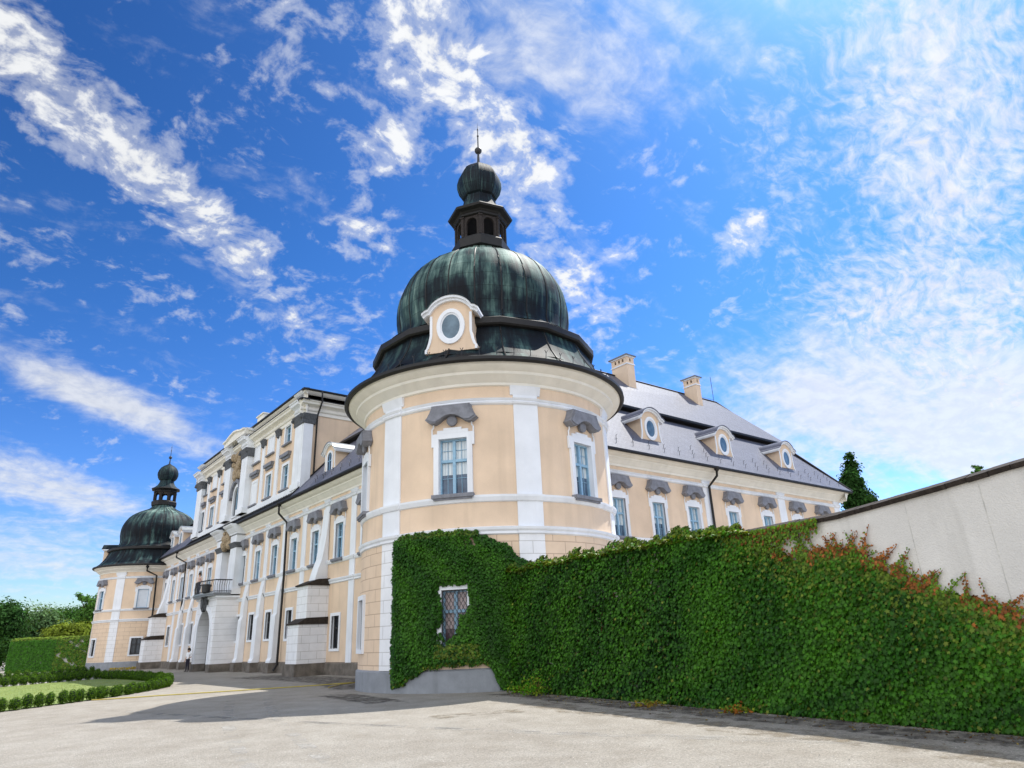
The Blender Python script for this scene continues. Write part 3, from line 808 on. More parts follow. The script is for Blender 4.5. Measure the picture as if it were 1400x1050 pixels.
for i in range(26):
    yy = 57.3 + RNG.random() * 2.0; zz = 9.35 + RNG.random() * 1.2; r = .14 + .16 * RNG.random()
    c0 = Vector((16.55 - .35 * RNG.random(), yy, zz))
    s.lathe([(max(.002, r * cos(t)), c0.z + r * 1.3 * sin(t)) for t in np.linspace(-pi / 2, pi / 2, 6)], (c0.x, c0.y), 8)
s.box(16.7, 17.0, 57.0, 59.5, 9.3, 10.6)
s.build('cartouche', M_ornament, palace, smooth=50)

# ---- garden wing, facade facing south (u = x)
RX = [26.9, 30.15, 33.35, 37.35, 41.2, 44.95, 48.4]
holes = [(x - .53, x + .53, 6.3, 8.35) for x in RX]
w = MB(); wall_mesh(w, 21.0, 51.3, -.2, 10.2, holes, mapR, vbreaks=(4.92,))
# gable-less end wall and rear walls close the wings
w.quad((51.3, 24.65, -.2), (51.3, 38.2, -.2), (51.3, 38.2, 10.9), (51.3, 24.65, 10.9), 0, rect(0, 13, 0, 10))
w.quad((51.3, 38.2, -.2), (31.5, 38.2, -.2), (31.5, 38.2, 10.9), (51.3, 38.2, 10.9), 0, rect(0, 13, 0, 10))
w.quad((31.5, 38.2, -.2), (31.5, 83, -.2), (31.5, 83, 10.9), (31.5, 38.2, 10.9), 0, rect(0, 13, 0, 10))
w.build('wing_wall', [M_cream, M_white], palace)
for i, x in enumerate(RX): place_window('upper', x, 6.3, mapR, 0)
for prof in (STR3, STR2, STR1):
    s = MB(); sweep(s, prof, 21.5, 51.2, mapR)
    s.build('string_course', M_white, palace)
cn = MB(); sweep(cn, CORN, 21.2, 51.95, mapR)
def mapE(u, v, d): return (51.3 + d, u, v)
sweep(cn, CORN, 24.0, 38.8, mapE)
cn.build('cornice', M_cornice, palace)
gt = MB(); sweep(gt, [(.62, 10.76), (.78, 10.70), (.86, 10.76), (.86, 10.86), (.76, 10.9), (.62, 10.84)], 21.8, 52.2, mapR); gt.build('gutter', M_dark, palace)
for x0, x1 in ((34.5, 35.15), (42.75, 43.6), (50.45, 51.25)):
    s = MB(); mbox(s, x0, x1, .3, 10.1, -.05, .06, mapR)
    sweep(s, [(d + .06 if d > 0 else d, z) for d, z in STR3], x0 - .03, x1 + .03, mapR)
    sweep(s, [(0, 9.92), (.06, 9.94), (.14, 10.06), (0, 10.09)], x0 - .07, x1 + .07, mapR)
    s.build('pilaster', M_white, palace)

# ---- roofs
def slope_quads(mb, pts, mi=0):
    """planar polygon with uv measured along its plane so courses run level."""
    P = [Vector(p) for p in pts]; n = (P[1] - P[0]).cross(P[2] - P[0]).normalized()
    if n.z < 0: P = P[::-1]; n = -n
    h = Vector((0, 0, 1)).cross(n).normalized(); u = n.cross(h)
    mb.add(P, [list(range(len(P)))], mi, [(p.dot(h), p.dot(u)) for p in P])
r = MB()
EY, EZ = 23.80, 10.86
E = (52.2, EY, EZ); Pk = (47.3, 31.2, 19.35)
slope_quads(r, [(16.22, EY, EZ), E, (49.84, 27.42, 14.78), (19.85, 27.42, 14.78)])
slope_quads(r, [(19.55, 27.12, 15.12), (50.02, 27.12, 15.12), Pk, (24.0, 31.2, 19.1)])
r.quad((21.5, 27.12, 15.12), (50.02, 27.12, 15.12), (50.02, 27.12, 14.97), (21.5, 27.12, 14.97), 1, rect(0, 1, 0, 1))
r.quad((21.5, 27.12, 14.97), (50.02, 27.12, 14.97), (49.84, 27.55, 14.9), (21.5, 27.55, 14.9), 1, rect(0, 1, 0, 1))
r.quad((21.5, 27.55, 14.9), (49.84, 27.55, 14.9), (49.84, 27.45, 14.7), (21.5, 27.45, 14.7), 1, rect(0, 1, 0, 1))
slope_quads(r, [E, (52.2, 38.9, EZ), Pk])
slope_quads(r, [(52.2, 38.9, EZ), (24, 38.9, EZ), (24.5, 31.2, 19.1), Pk])
r.tube([E, (Pk[0], Pk[1], Pk[2] + .02)], .07, 6, 1); r.tube([(24.5, 31.2, 19.13), (Pk[0], Pk[1], Pk[2] + .02)], .08, 6, 1)
roofR = r.build('roof', [M_slate, M_dark], palace)
r = MB()
EX = 16.22
def lroof(y0, y1, hip):
    slope_quads(r, [(EX, y0, 10.94), (EX, y1, 10.94), (19.85, y1, 14.9), (19.85, y0 + 3.62 * hip, 14.9)])
    slope_quads(r, [(19.55, y0 + 3.32 * hip, 15.2), (19.55, y1, 15.2), (24.0, y1, 19.1), (24.0, y0 + 7.4 * hip, 19.1)])
    for p, q in (((19.55, 15.2), (19.55, 15.05)), ((19.55, 15.05), (19.95, 14.95)), ((19.95, 14.95), (19.87, 14.85))):
        r.quad((p[0], y1, p[1]), (p[0], y0 + 3.4 * hip, p[1]), (q[0], y0 + 3.4 * hip, q[1]), (q[0], y1, q[1]), 1, rect(0, 1, 0, 1))
    slope_quads(r, [(24.0, y0 + 7.4 * hip, 19.1), (24.0, y1, 19.1), (31.8, y1, 10.9), (31.8, y0 + 7.4 * hip, 10.9)])
lroof(23.8, 44.7, 1)
roofL = r.build('roof', [M_slate, M_dark], palace)
r = MB(); lroof(71.6, 87, 0); r.build('roof', [M_slate, M_dark], palace)
r = MB()
slope_quads(r, [(EX, 44.7, 10.94), (EX, 71.6, 10.94), (17.2, 71.6, 11.85), (17.2, 44.7, 11.85)])
for i in range(56): 
    y = 44.8 + i * .485
    r.tube([(EX, y, 10.96), (17.15, y, 11.86)], .018, 4)
r.build('skirt_roof', M_dark, palace)
# flashing strip where the steep roof meets the tall block
fl = MB(); fl.tube([(16.3, 44.62, 11.05), (19.9, 44.62, 15.0)], .07, 5); fl.build('flashing', M_dark, palace)

# dormers on the wings
for x in (30.7, 37.95, 45.6): dormer((x, 25.0, 11.86), 0, 'oculus', M_slate, 2.9, 1.05, 1.0)
for y in (40.75, 78.6, 82.2): dormer((17.4, y, 11.9), -pi / 2, 'arched', M_tin, 2.9, 1.05, .92)

# snow hooks on the slate
hk2 = MB(); hk2.tube([(0, 0, -.04), (0, -.02, .2)], .016, 4); hk2.tube([(0, -.02, .2), (0, -.1, .22)], .014, 4)
first = None
def hooks(root, pts, rz):
    global first
    for p in pts:
        if first is None: o = hk2.build('snow_hook', M_iron); first = o
        else: o = first.copy(); COL.objects.link(o)
        o.parent = root; o.location = p; o.rotation_euler = (0, 0, rz)
pts = []
for j, yy in enumerate((24.15, 24.5, 24.9)):
    for x in np.arange(22.6 + j * .4, 51.2, 1.35):
        if j == 2 and not (x > 46.5 or 33 < x < 36.5 or 40 < x < 43.5): continue
        pts.append((x, yy, EZ + (yy - EY) * 1.083 + .02))
hooks(roofR, pts[:62], 0)
pts = [(EX + .35 + .35 * (j % 2), y, 10.94 + (.35 + .35 * (j % 2)) * 1.09 + .02) for j, y in enumerate(np.arange(31.0, 42.5, .62))]
hooks(roofL, pts[:18], -pi / 2)

# chimneys
def chimney(x0, x1, y0, y1, z0, z1, nx, ny):
    c = MB(); c.box(x0, x1, y0, y1, z0, z1 - .75); 
    c.box(x0 - .05, x1 + .05, y0 - .05, y1 + .05, z1 - .75, z1 - .66, 1)
    # vented head: corner posts and mullions
    zz0, zz1 = z1 - .66, z1 - .16
    c.box(x0, x1, y0, y1, zz0, zz0 + .16); c.box(x0, x1, y0, y1, zz1 - .1, zz1)
    c.box(x0 + .12, x1 - .12, y0 + .12, y1 - .12, zz0 + .16, zz1 - .1, 2)
    def posts(n, lo, hi): 
        w_ = (hi - lo); g = .17; return [(lo + (w_ - n * g) / (n + 1) * i + g * i, lo + (w_ - n * g) / (n + 1) * (i + 1) + g * i) for i in range(n + 1)]
    for a, b in posts(nx, x0, x1):
        for ya, yb in ((y0, y0 + .11), (y1 - .11, y1)): c.box(a, b, ya, yb, zz0 + .16, zz1 - .1)
    for a, b in posts(ny, y0 + .111, y1 - .111):
        for xa, xb in ((x0, x0 + .11), (x1 - .11, x1)): c.box(xa, xb, a, b, zz0 + .16, zz1 - .1)
    c.box(x0 - .08, x1 + .08, y0 - .08, y1 + .08, z1 - .16, z1 - .08, 1); c.box(x0 - .16, x1 + .16, y0 - .16, y1 + .16, z1 - .08, z1, 3)
    c.box(x0 - .06, x1 + .06, y0 - .1, y0 - .001, z0 + .1, z0 + .4, 3)
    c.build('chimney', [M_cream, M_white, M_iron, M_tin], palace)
chimney(34.95, 35.72, 29.9, 31.4, 17.5, 20.5, 1, 3)
chimney(42.9, 43.5, 29.9, 31.05, 17.5, 20.45, 1, 2)
lr = MB(); lr.tube([(47.0, 31.2, 19.2), (47.0, 31.2, 21.6)], .022, 5); lr.tube([(36.5, 31.2, 19.15), (47.0, 31.2, 19.55)], .012, 4); lr.build('lightning_rod', M_iron, palace)

# ---- tall central block
PY0, PY1 = 44.7, 71.6
PW = [47.85, 51.35, 54.55, 62.9, 66.35, 69.5]
BL_low = {54.55, 62.9}; BL_up = {51.35, 54.55, 62.9, 66.35}
holes = [(-y - .55, -y + .55, 12.2, 14.0) for y in PW if y not in BL_low] + [(-y - .55, -y + .55, 15.65, 17.0) for y in PW if y not in BL_up]
w = MB(); wall_mesh(w, -PY1, -PY0, 10.6, 18.9, holes, mapPav)
w.quad((17.05, PY0, 10.6), (17.05, PY0, 18.9), (31, PY0, 18.9), (31, PY0, 10.6), 0, rect(0, 14, 0, 8)); w.f[-1].reverse()
w.quad((17.05, PY1, 10.6), (31, PY1, 10.6), (31, PY1, 18.9), (17.05, PY1, 18.9), 0, rect(0, 14, 0, 8)); w.f[-1].reverse()
w.quad((31, PY0, 10.6), (31, PY0, 18.9), (31, PY1, 18.9), (31, PY1, 10.6), 0, rect(0, 14, 0, 8))
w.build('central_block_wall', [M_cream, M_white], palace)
def pav_window(y, z, h, blind, hood):
    c = MB()
    if blind:
        c.prism(rect(-.55, .55, 0, h), -.012, -.001, 1)
        fr = c.build('blind_window', [M_wood, M_white], palace)
    else:
        c.ring(rect(-.55, .55, 0, h), rect(-.48, .48, .07, h - .07), .15, .25); c.box(-.05, .05, .14, .25, .071, h - .071)
        c.box(-.479, -.051, .15, .25, h * .62 - .04, h * .62 + .04); c.box(.051, .479, .15, .25, h * .62 - .04, h * .62 + .04)
        fr = c.build('window', M_wood, palace)
        p = MB(); p.quad((-.54, .245, .01), (.54, .245, .01), (.54, .245, h - .01), (-.54, .245, h - .01), 0, rect(0, 1, 0, h)); k = p.build('pane', M_gdark); k.parent = fr
    s = MB()
    for a, b, c_, d in ((-.75, -.55, 0, h + .2), (.55, .75, 0, h + .2), (-.55, .55, h, h + .2)): s.box(a, b, -.05, .04, c_, d)
    k = s.build('surround', M_white); k.parent = fr
    s = MB(); s.box(-.82, .82, -.18, .04, -.13, -.001); k = s.build('sill', M_grey); k.parent = fr
    if hood:
        s = MB(); s.box(-.72, .72, -.12, .04, h + .42, h + .62); s.prism([(-.82, h + .62), (.82, h + .62), (.92, h + .88), (-.92, h + .88)], -.26, .04); k = s.build('hood', M_grey); k.parent = fr
    fr.location = mapPav(-y, z, 0); fr.rotation_euler = (0, 0, -pi / 2)
for y in PW:
    pav_window(y, 12.2, 1.8, y in BL_low, True); pav_window(y, 15.65, 1.35, y in BL_up, False)
ENT = [(0, 17.05), (.08, 17.07), (.08, 17.3), (.16, 17.34), (.2, 17.42), (.12, 17.44), (.12, 17.6), (.3, 17.7), (.46, 17.76), (.5, 17.9), (.58, 17.94), (.6, 18.0), (0, 18.06)]
ATT = [(0, 18.06), (.05, 18.07), (.05, 18.2), (.0, 18.24), (0, 18.55), (.1, 18.6), (.22, 18.7), (.3, 18.78), (0, 18.8)]
cn = MB(); sweep(cn, ENT, -PY1 - .3, -PY0 + .3, mapPav); sweep(cn, ATT, -PY1 - .2, -PY0 + .2, mapPav)
def mapS(u, v, d): return (u, PY0 - d, v)
sweep(cn, ENT, 16.6, 31, mapS); sweep(cn, ATT, 16.8, 31, mapS)
def mapN(u, v, d): return (-u, PY1 + d, v)
sweep(cn, ENT, -31, -16.6, mapN)
cn.build('cornice', M_cornice, palace)
at = MB(); sweep(at, [(.0, 17.95), (.62, 18.0), (.64, 18.06), (0, 18.1)], -PY1 - .64, -PY0 + .64, mapPav); sweep(at, [(.0, 17.95), (.62, 18.0), (.64, 18.06), (0, 18.1)], 16.42, 31, mapS)
sweep(at, [(.0, 18.79), (.40, 18.8), (.42, 18.9), (0, 18.95)], -PY1 - .42, -PY0 + .42, mapPav); sweep(at, [(.0, 18.79), (.40, 18.8), (.42, 18.9), (0, 18.95)], 16.64, 31, mapS)
at.build('gutter', M_dark, palace)
r = MB(); c0 = (24, 57.2, 21.0)
q = [(16.64, PY0 - .4, 18.92), (31.3, PY0 - .4, 18.92), (31.3, PY1 + .4, 18.92), (16.64, PY1 + .4, 18.92)]
A_, B_ = (24, 47, 19.4), (24, 67, 19.4)
slope_quads(r, [q[0], q[1], A_]); slope_quads(r, [q[1], q[2], B_, A_]); slope_quads(r, [q[2], q[3], B_]); slope_quads(r, [q[3], q[0], A_, B_])
r.build('roof', [M_slate], palace)
# giant order
def giant(y, wid, d, zb=11.7, zc0=16.35, zc1=17.05, wrap=False):
    s = MB(); c = -y
    mbox(s, c - wid / 2, c + wid / 2, zb, zc0, -.05, d, mapPav)
    mbox(s, c - wid / 2 - .08, c + wid / 2 + .08, zb, zb + .45, -.05, d + .09, mapPav)
    sweep(s, [(dd + d if dd > 0 else dd, z) for dd, z in ENT], c - wid / 2 - .04, c + wid / 2 + .04, mapPav)
    sweep(s, [(dd + d if dd > 0 else dd, z) for dd, z in ATT], c - wid / 2 - .02, c + wid / 2 + .02, mapPav)
    s.build('pilaster', M_white, palace)
    s = MB(); sweep(s, [(0, zc0), (d + .05, zc0 + .01), (d + .09, zc0 + .2), (d + .06, zc0 + .24), (d + .17, zc0 + .5), (d + .24, zc1 - .06), (d + .24, zc1), (0, zc1 + .01)], c - wid / 2 - .16, c + wid / 2 + .16, mapPav)
    for k in (-1, 1):
        for zz in (zc1 - .22,): s.tube([mapPav(c + k * (wid / 2 + .08) - .12, zz, d + .16), mapPav(c + k * (wid / 2 + .08) + .12, zz, d + .16)], .13, 8)
    s.build('capital', M_capital, palace)
giant(45.42, 1.36, .16)
s = MB(); mbox(s, 16.92, 17.6, 11.4, 16.35, -.05, .16, mapS); s.build('pilaster', M_white, palace)
s = MB(); sweep(s, [(0, 16.35), (.21, 16.36), (.25, 16.55), (.22, 16.59), (.33, 16.85), (.40, 16.99), (.40, 17.05), (0, 17.06)], 16.78, 17.76, mapS); s.build('capital', M_capital, palace)
giant(70.6, 1.7, .30)
giant(56.15, 1.45, .55); giant(60.55, 1.45, .55)
def small(y):
    s = MB(); c = -y; mbox(s, c - .3, c + .3, 11.8, 16.7, -.05, .09, mapPav); mbox(s, c - .36, c + .36, 11.8, 12.1, -.05, .14, mapPav); s.build('pilaster', M_white, palace)
    s = MB(); sweep(s, [(0, 16.62), (.13, 16.63), (.2, 16.8), (.16, 16.84), (.3, 17.08), (.3, 17.14), (0, 17.15)], c - .42, c + .42, mapPav)
    s.lathe([(.02, 16.45), (.16, 16.5), (.2, 16.58), (.12, 16.66)], mapPav(c, 0, .1)[:2], 8)
    s.build('capital', M_capital, palace)
for y in (49.65, 52.95, 64.75, 68.0): small(y)
# plinth band under the tall order
s = MB(); sweep(s, [(0, 11.5), (.18, 11.55), (.18, 11.95), (.12, 12.02), (0, 12.05)], -PY1, -PY0, mapPav); s.build('string_course', M_white, palace)
# centre bay: arched window, dark arched hood, carved cartouche, pediment
s = MB(); cx2 = -58.3
prof = [(cx2 - .75, 11.9), (cx2 + .75, 11.9), (cx2 + .75, 13.6)] + arc(cx2, 13.6, .75, .75, 0, pi, 10)[1:-1] + [(cx2 - .75, 13.6)]
outp = [(cx2 - 1.0, 11.8), (cx2 + 1.0, 11.8), (cx2 + 1.0, 13.65)] + arc(cx2, 13.65, 1.0, 1.0, 0, pi, 10)[1:-1] + [(cx2 - 1.0, 13.65)]
MP = Matrix(((0, 1, 0, 17.05), (-1, 0, 0, 0), (0, 0, 1, 0), (0, 0, 0, 1)))
tmp = MB(); tmp.ring(outp, prof, -.3, .0)
tmp.v = [tuple(MP @ Vector(v)) for v in tmp.v]
wo = tmp.build('arched_window', M_white, palace)
tmp = MB(); tmp.prism(prof, -.16, -.03, 0, M=MP); k = tmp.build('pane', M_gdark); k.parent = wo
tmp = MB(); tmp.box(-.04, .04, 0, .06, 0, 2.3, 0, Matrix.Translation((16.82, 58.3, 11.95)) @ Matrix.Rotation(-pi / 2, 4, 'Z')); k = tmp.build('mullion', M_wood); k.parent = wo
tmp = MB(); hood = [(cx2 + 1.35 * cos(t), 13.7 + 1.3 * sin(t)) for t in np.linspace(-.25, pi + .25, 15)] + [(cx2 + 1.02 * cos(t), 13.7 + 1.02 * sin(t)) for t in np.linspace(pi + .1, -.1, 15)]
tmp.prism(hood, -.5, -.001, 0, M=MP); k = tmp.build('hood', M_grey); k.parent = wo
s = MB()
for i in range(46):
    yy = 58.3 + RNG.normal(0, .55); zz = 15.0 + RNG.random() * 2.3; r = .12 + .16 * RNG.random()
    s.lathe([(max(.002, r * cos(t)), zz + r * 1.4 * sin(t)) for t in np.linspace(-pi / 2, pi / 2, 6)], (16.75 - .2 * RNG.random(), min(max(yy, 57.2), 59.4)), 7)
s.box(16.8, 17.04, 57.6, 59.0, 15.1, 17.2)
s.build('cartouche', M_ornament, palace, smooth=50)
s = MB()
pe = [(-61.2, 18.62), (-60.4, 18.68), (-59.4, 18.88), (-58.3, 19.0), (-57.3, 18.88), (-56.4, 18.68), (-55.5, 18.62)]
s.prism(pe + [(x, z - .3) for x, z in pe[::-1]][0:0] + [(-55.5, 18.3), (-61.2, 18.3)], -.95, .2, 0, M=MP)
for (xa, za), (xb, zb) in zip(pe, pe[1:]): s.prism([(xa, za + .002), (xb, zb + .002), (xb, zb + .14), (xa, za + .14)], -1.1, .3, 0, M=MP)
s.build('pediment', M_cornice, palace)
s = MB(); s.box(16.7, 17.5, 52.9, 54.4, 18.9, 19.35); s.box(16.6, 17.6, 52.8, 54.5, 19.35, 19.45); s.build('attic_block', M_cornice, palace)

# ------------------------------------------------------------------ garden wall
def wx(y): return 11.88 + .14 * y
def wtop(y): return float(np.interp(y, [-14, 1.5, 3, 4.2, 6.2, 9, 12.5, 18.6], [3.98, 3.92, 3.84, 3.72, 3.56, 3.55, 3.62, 3.66]))
gw = thing('garden_wall', (12.6, 5.0, 0), 'tall cream garden wall with dark tile coping running up to the near tower', 'wall')
ys = list(np.linspace(-14, 18.6, 60)); th = .42
b = MB()
for ya, yb in zip(ys, ys[1:]):
    A0, B0 = (wx(ya), ya), (wx(yb), yb)
    for sx, fl in ((0, 0), (th, 1)):
        q = [(A0[0] + sx, A0[1], -.3), (B0[0] + sx, B0[1], -.3), (B0[0] + sx, B0[1], wtop(yb) - .10), (A0[0] + sx, A0[1], wtop(ya) - .10)]
        if not fl: q = q[::-1]
        b.quad(*q, 0, rect(0, 1, 0, 1))
b.quad((wx(-14), -14, -.3), (wx(-14) + th, -14, -.3), (wx(-14) + th, -14, 3.8), (wx(-14), -14, 3.8))
b.build('wall_face', M_gwall, gw)
cp = MB()
y = -14.0; i = 0
while y < 18.5:                                             # slightly uneven clay tiles laid on mortar
    L = .33; j = RNG.normal(0, .006); z = wtop(y + L / 2) + RNG.normal(0, .004)
    x0 = wx(y) - .09 + j; x1 = wx(y) + th + .09 + j
    zc = z
    o = []
    for yy in (y, y + L - .008):
        zz = wtop(yy) + (z - wtop(y + L / 2)); xa = x0 + .14 * (yy - y); xb = x1 + .14 * (yy - y)
        o += [(xa + .03, yy, zz - .115), (xb - .03, yy, zz - .115), (xb, yy, zz - .07), ((xa + xb) / 2, yy, zz + .05), (xa, yy, zz - .05)]
    cp.add(o, [[0, 1, 2, 3, 4], [9, 8, 7, 6, 5]] + [[(k + 1) % 5, k, 5 + k, 5 + (k + 1) % 5] for k in range(5)], 0, [(v[1], v[2]) for v in o]); y += L; i += 1
cp.build('coping', M_coping, gw)
# rain streaks: slender raised strips modelled for faint stains on the render
st = MB()
for yy in (3.68, 4.9, 2.2, .4):
    st.box(wx(yy) - .003, wx(yy) + .01, yy - .008, yy + .008, 0.5, wtop(yy) - .16)
st.build('render_streak', mat('render_streak', (.54, .52, .475), .95, .25, 3, .4, 30), gw)

# ------------------------------------------------------------------ ivy
def ivy_top(y):
    """height up to which the wall is thickly covered"""
    return float(np.interp(y, [-8, 2.5, 3.5, 4.2, 4.6, 5.0, 5.4, 6.2, 7.0, 7.6, 8.1, 8.6, 9.2, 12.5, 18.6],
                           [1.05, 1.3, 1.5, 1.72, 1.92, 2.12, 2.4, 2.78, 2.86, 2.95, 3.25, 3.6, 3.78, 3.86, 3.8]))
def fbm1(y, k=1.0): return .5 * sin(y * 3.1 * k + 1) + .3 * sin(y * 7.3 * k + 2.2) + .2 * sin(y * 17.1 * k)
G1 = np.array([.022, .092, .004]); G2 = np.array([.062, .19, .008]); YG = np.array([.15, .19, .02]); RD = np.array([.30, .105, .02]); DK = np.array([.010, .036, .008])

P, N, S, C = [], [], [], []
def wall_leaf(y, z, d, size, col, nup=.35, ny=0.0):
    P.append((wx(y) - d, y, z)); N.append((-1, .14 + ny, nup)); S.append(size); C.append(col)
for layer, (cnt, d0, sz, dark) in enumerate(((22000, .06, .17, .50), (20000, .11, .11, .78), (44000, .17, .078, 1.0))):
    for _ in range(cnt):
        y = -4 + (22.4 * RNG.random())
        if layer > 0 and RNG.random() < .45: y = 1.5 + 9 * RNG.random()
        top = ivy_top(y) + .14 * fbm1(y)
        z = .02 + (top + .05 - .02) * RNG.random()
        if y > 9 and z > top - .02: continue
        bul = .03 * (sin(y * 1.3) * .5 + sin(z * 2.1 + y) * .5) + .02 * sin(y * 4.1 + z * 3.3)
        dist = top - z
        d = d0 + bul * min(1, dist / .5 + .15) + RNG.normal(0, .035)
        d = max(.02, d * min(1.0, .35 + dist / .9 + (1 if y > 8.8 else 0)))
        t = RNG.random(); mixn = .5 + .5 * sin(y * 2.2 + z * 3.1 + 2 * sin(z * 1.7))
        col = G1 * (1 - .6 * mixn - .25 * t) + G2 * (.6 * mixn + .25 * t)
        if y < 9.0:
            edge = math.exp(-dist / .42)
            if RNG.random() < edge * .85: col = col * .3 + YG * .7
            pr = math.exp(-max(dist, 0) / .10) * max(0, .15 + .85 * sin(y * 6.3 + 1.0 + z * 3)) 
            if RNG.random() < pr * .55: col = RD * (.7 + .6 * RNG.random())
        elif dist < .22 and RNG.random() < .8: col = col * .4 + YG * .6  # top leaves tinted yellow-green, their sunlit look put into the colour
        if z < .18 and RNG.random() < .06: col = YG
        if RNG.random() < .012: col = YG
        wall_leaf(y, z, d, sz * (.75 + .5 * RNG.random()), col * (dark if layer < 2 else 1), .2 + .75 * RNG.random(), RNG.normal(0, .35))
# crest: shoots standing above and over the coping
for _ in range(6500):
    y = 8.2 + 10.2 * RNG.random()
    q = RNG.random()
    fall = min(1.0, (y - 8.2) / 1.0 + .25)
    z = wtop(y) - .12 + (.08 + .2 * RNG.random() * (.6 + .4 * fbm1(y))) * fall
    d = .25 - .75 * q
    col = YG * (.5 + .7 * RNG.random()) if RNG.random() < .6 else G2  # sunlight on the crest painted in as a yellow-green leaf tint
    P.append((wx(y) - d, y, z)); N.append((RNG.normal(-.2, .5), RNG.normal(0, .5), 1)); S.append(.075 + .06 * RNG.random()); C.append(col)
# sparse fringe along the coping where the wall is bare
for _ in range(1500):
    y = 6.6 + 2.4 * RNG.random(); z = wtop(y) - .05 - abs(RNG.normal(0, .10)) * (1 + (y - 6.6))
    wall_leaf(y, z, .08 + .08 * RNG.random(), .05 + .03 * RNG.random(), G2 * .6 + YG * .5 if RNG.random() < .8 else RD * .6, .3)
# runners
runners = []
def runner(y, z, dy, dz, n, curl, red, sz=.062):
    pts = []; ang = atan2(dz, dy); L = .055
    for i in range(n):
        pts.append((wx(y) - .03, y, z))
        t = i / n
        for s_ in (-1, 1, -.4, .5, 0):
            if RNG.random() < .95 * (1 - .45 * t):
                w_ = .055 * (1.15 - t); yy = y + s_ * w_ * sin(ang) + RNG.normal(0, .012); zz = z - s_ * w_ * cos(ang) + RNG.normal(0, .012)
                col = RD * (.6 + .7 * RNG.random()) if RNG.random() < red else YG * .55 + G2 * .6
                wall_leaf(yy, zz, .05 + .05 * RNG.random(), sz * (1.25 - .8 * t) * (.8 + .4 * RNG.random()), col, .3, RNG.normal(0, .4))
        ang += curl * L + RNG.normal(0, .06); y += cos(ang) * L; z += sin(ang) * L
        if z > wtop(y) - .2: break
    if len(pts) > 2: runners.append(pts)
for y, z, dy, dz, n, c_, rd in ((5.85, 2.75, -.45, .9, 11, 0, .8), (6.3, 2.8, .8, .5, 9, 1.2, .7), (6.6, 2.75, .8, .7, 12, .6, .5), (6.9, 2.85, .3, .9, 7, -.8, .2), (7.3, 2.9, -.5, .5, 8, .9, .8),
                                (7.55, 3.0, .1, 1, 8, .3, .15), (7.9, 3.15, -.2, 1, 7, -.3, .1), (5.3, 2.45, -.7, .5, 9, -.4, .5), (5.15, 2.35, .1, 1, 7, .2, .2), (4.9, 2.1, -.8, .35, 9, -.7, .3), (4.75, 2.05, -.2, 1, 5, 0, .6),
                                (4.3, 1.75, -.05, 1, 7, .2, .25), (4.2, 1.75, .15, 1, 6, -.2, .2), (4.05, 1.7, -.95, .25, 9, 0, .2), (3.9, 1.62, -.1, 1, 6, .1, .5), (3.75, 1.6, -.9, .4, 8, -.5, .2), (3.5, 1.55, -.7, .4, 7, 0, .2),
                                (5.6, 2.6, -.9, .3, 10, -.5, .9), (6.1, 2.78, -.9, .25, 10, .1, .7), (2.9, 1.4, -.5, .8, 8, 0, .3), (2.2, 1.3, .4, .9, 8, 0, .4), (1.2, 1.2, .1, 1, 9, .2, .4), (6.0, 2.8, .2, 1, 6, .5, .4), (5.0, 2.2, -.9, .1, 9, -.2, .7)):
    runner(y, z, dy, dz, n, c_, rd)
for _ in range(62):
    y = RNG.uniform(1.2, 7.4); runner(y, ivy_top(y) + .0, RNG.normal(-.35, .7), .7, int(RNG.integers(4, 12)), RNG.normal(0, 1.2), (.12, .85)[int(RNG.random() < .5)], .058)
for y, dy, n in ((7.5, .15, 8), (7.15, -.1, 10), (6.9, -.25, 7), (7.8, .05, 9), (8.1, .1, 11)):   # hanging from the coping
    runner(y, wtop(y) - .2, dy, -1, n, .2, .12, .045)
ivw = thing('climbing_ivy', (12.6, 8, 0), 'dense green ivy covering the garden wall with reddening shoots at its upper edge', 'ivy')
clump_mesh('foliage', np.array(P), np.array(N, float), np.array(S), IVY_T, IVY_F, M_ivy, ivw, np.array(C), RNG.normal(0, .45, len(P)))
stm = MB()
for pts in runners: stm.tube(pts, [.008 * (1 - .7 * i / len(pts)) + .002 for i in range(len(pts))], 4)
for y in np.arange(1.5, 18, .55):
    pts = [(wx(y) - .04, y + .06 * sin(i * 1.3 + y), i * .3) for i in range(int((ivy_top(y) - .3) / .3))]
    if len(pts) > 1: stm.tube(pts, .014, 5)
tag(stm.build('stem', M_stem, ivw), kind='stuff')

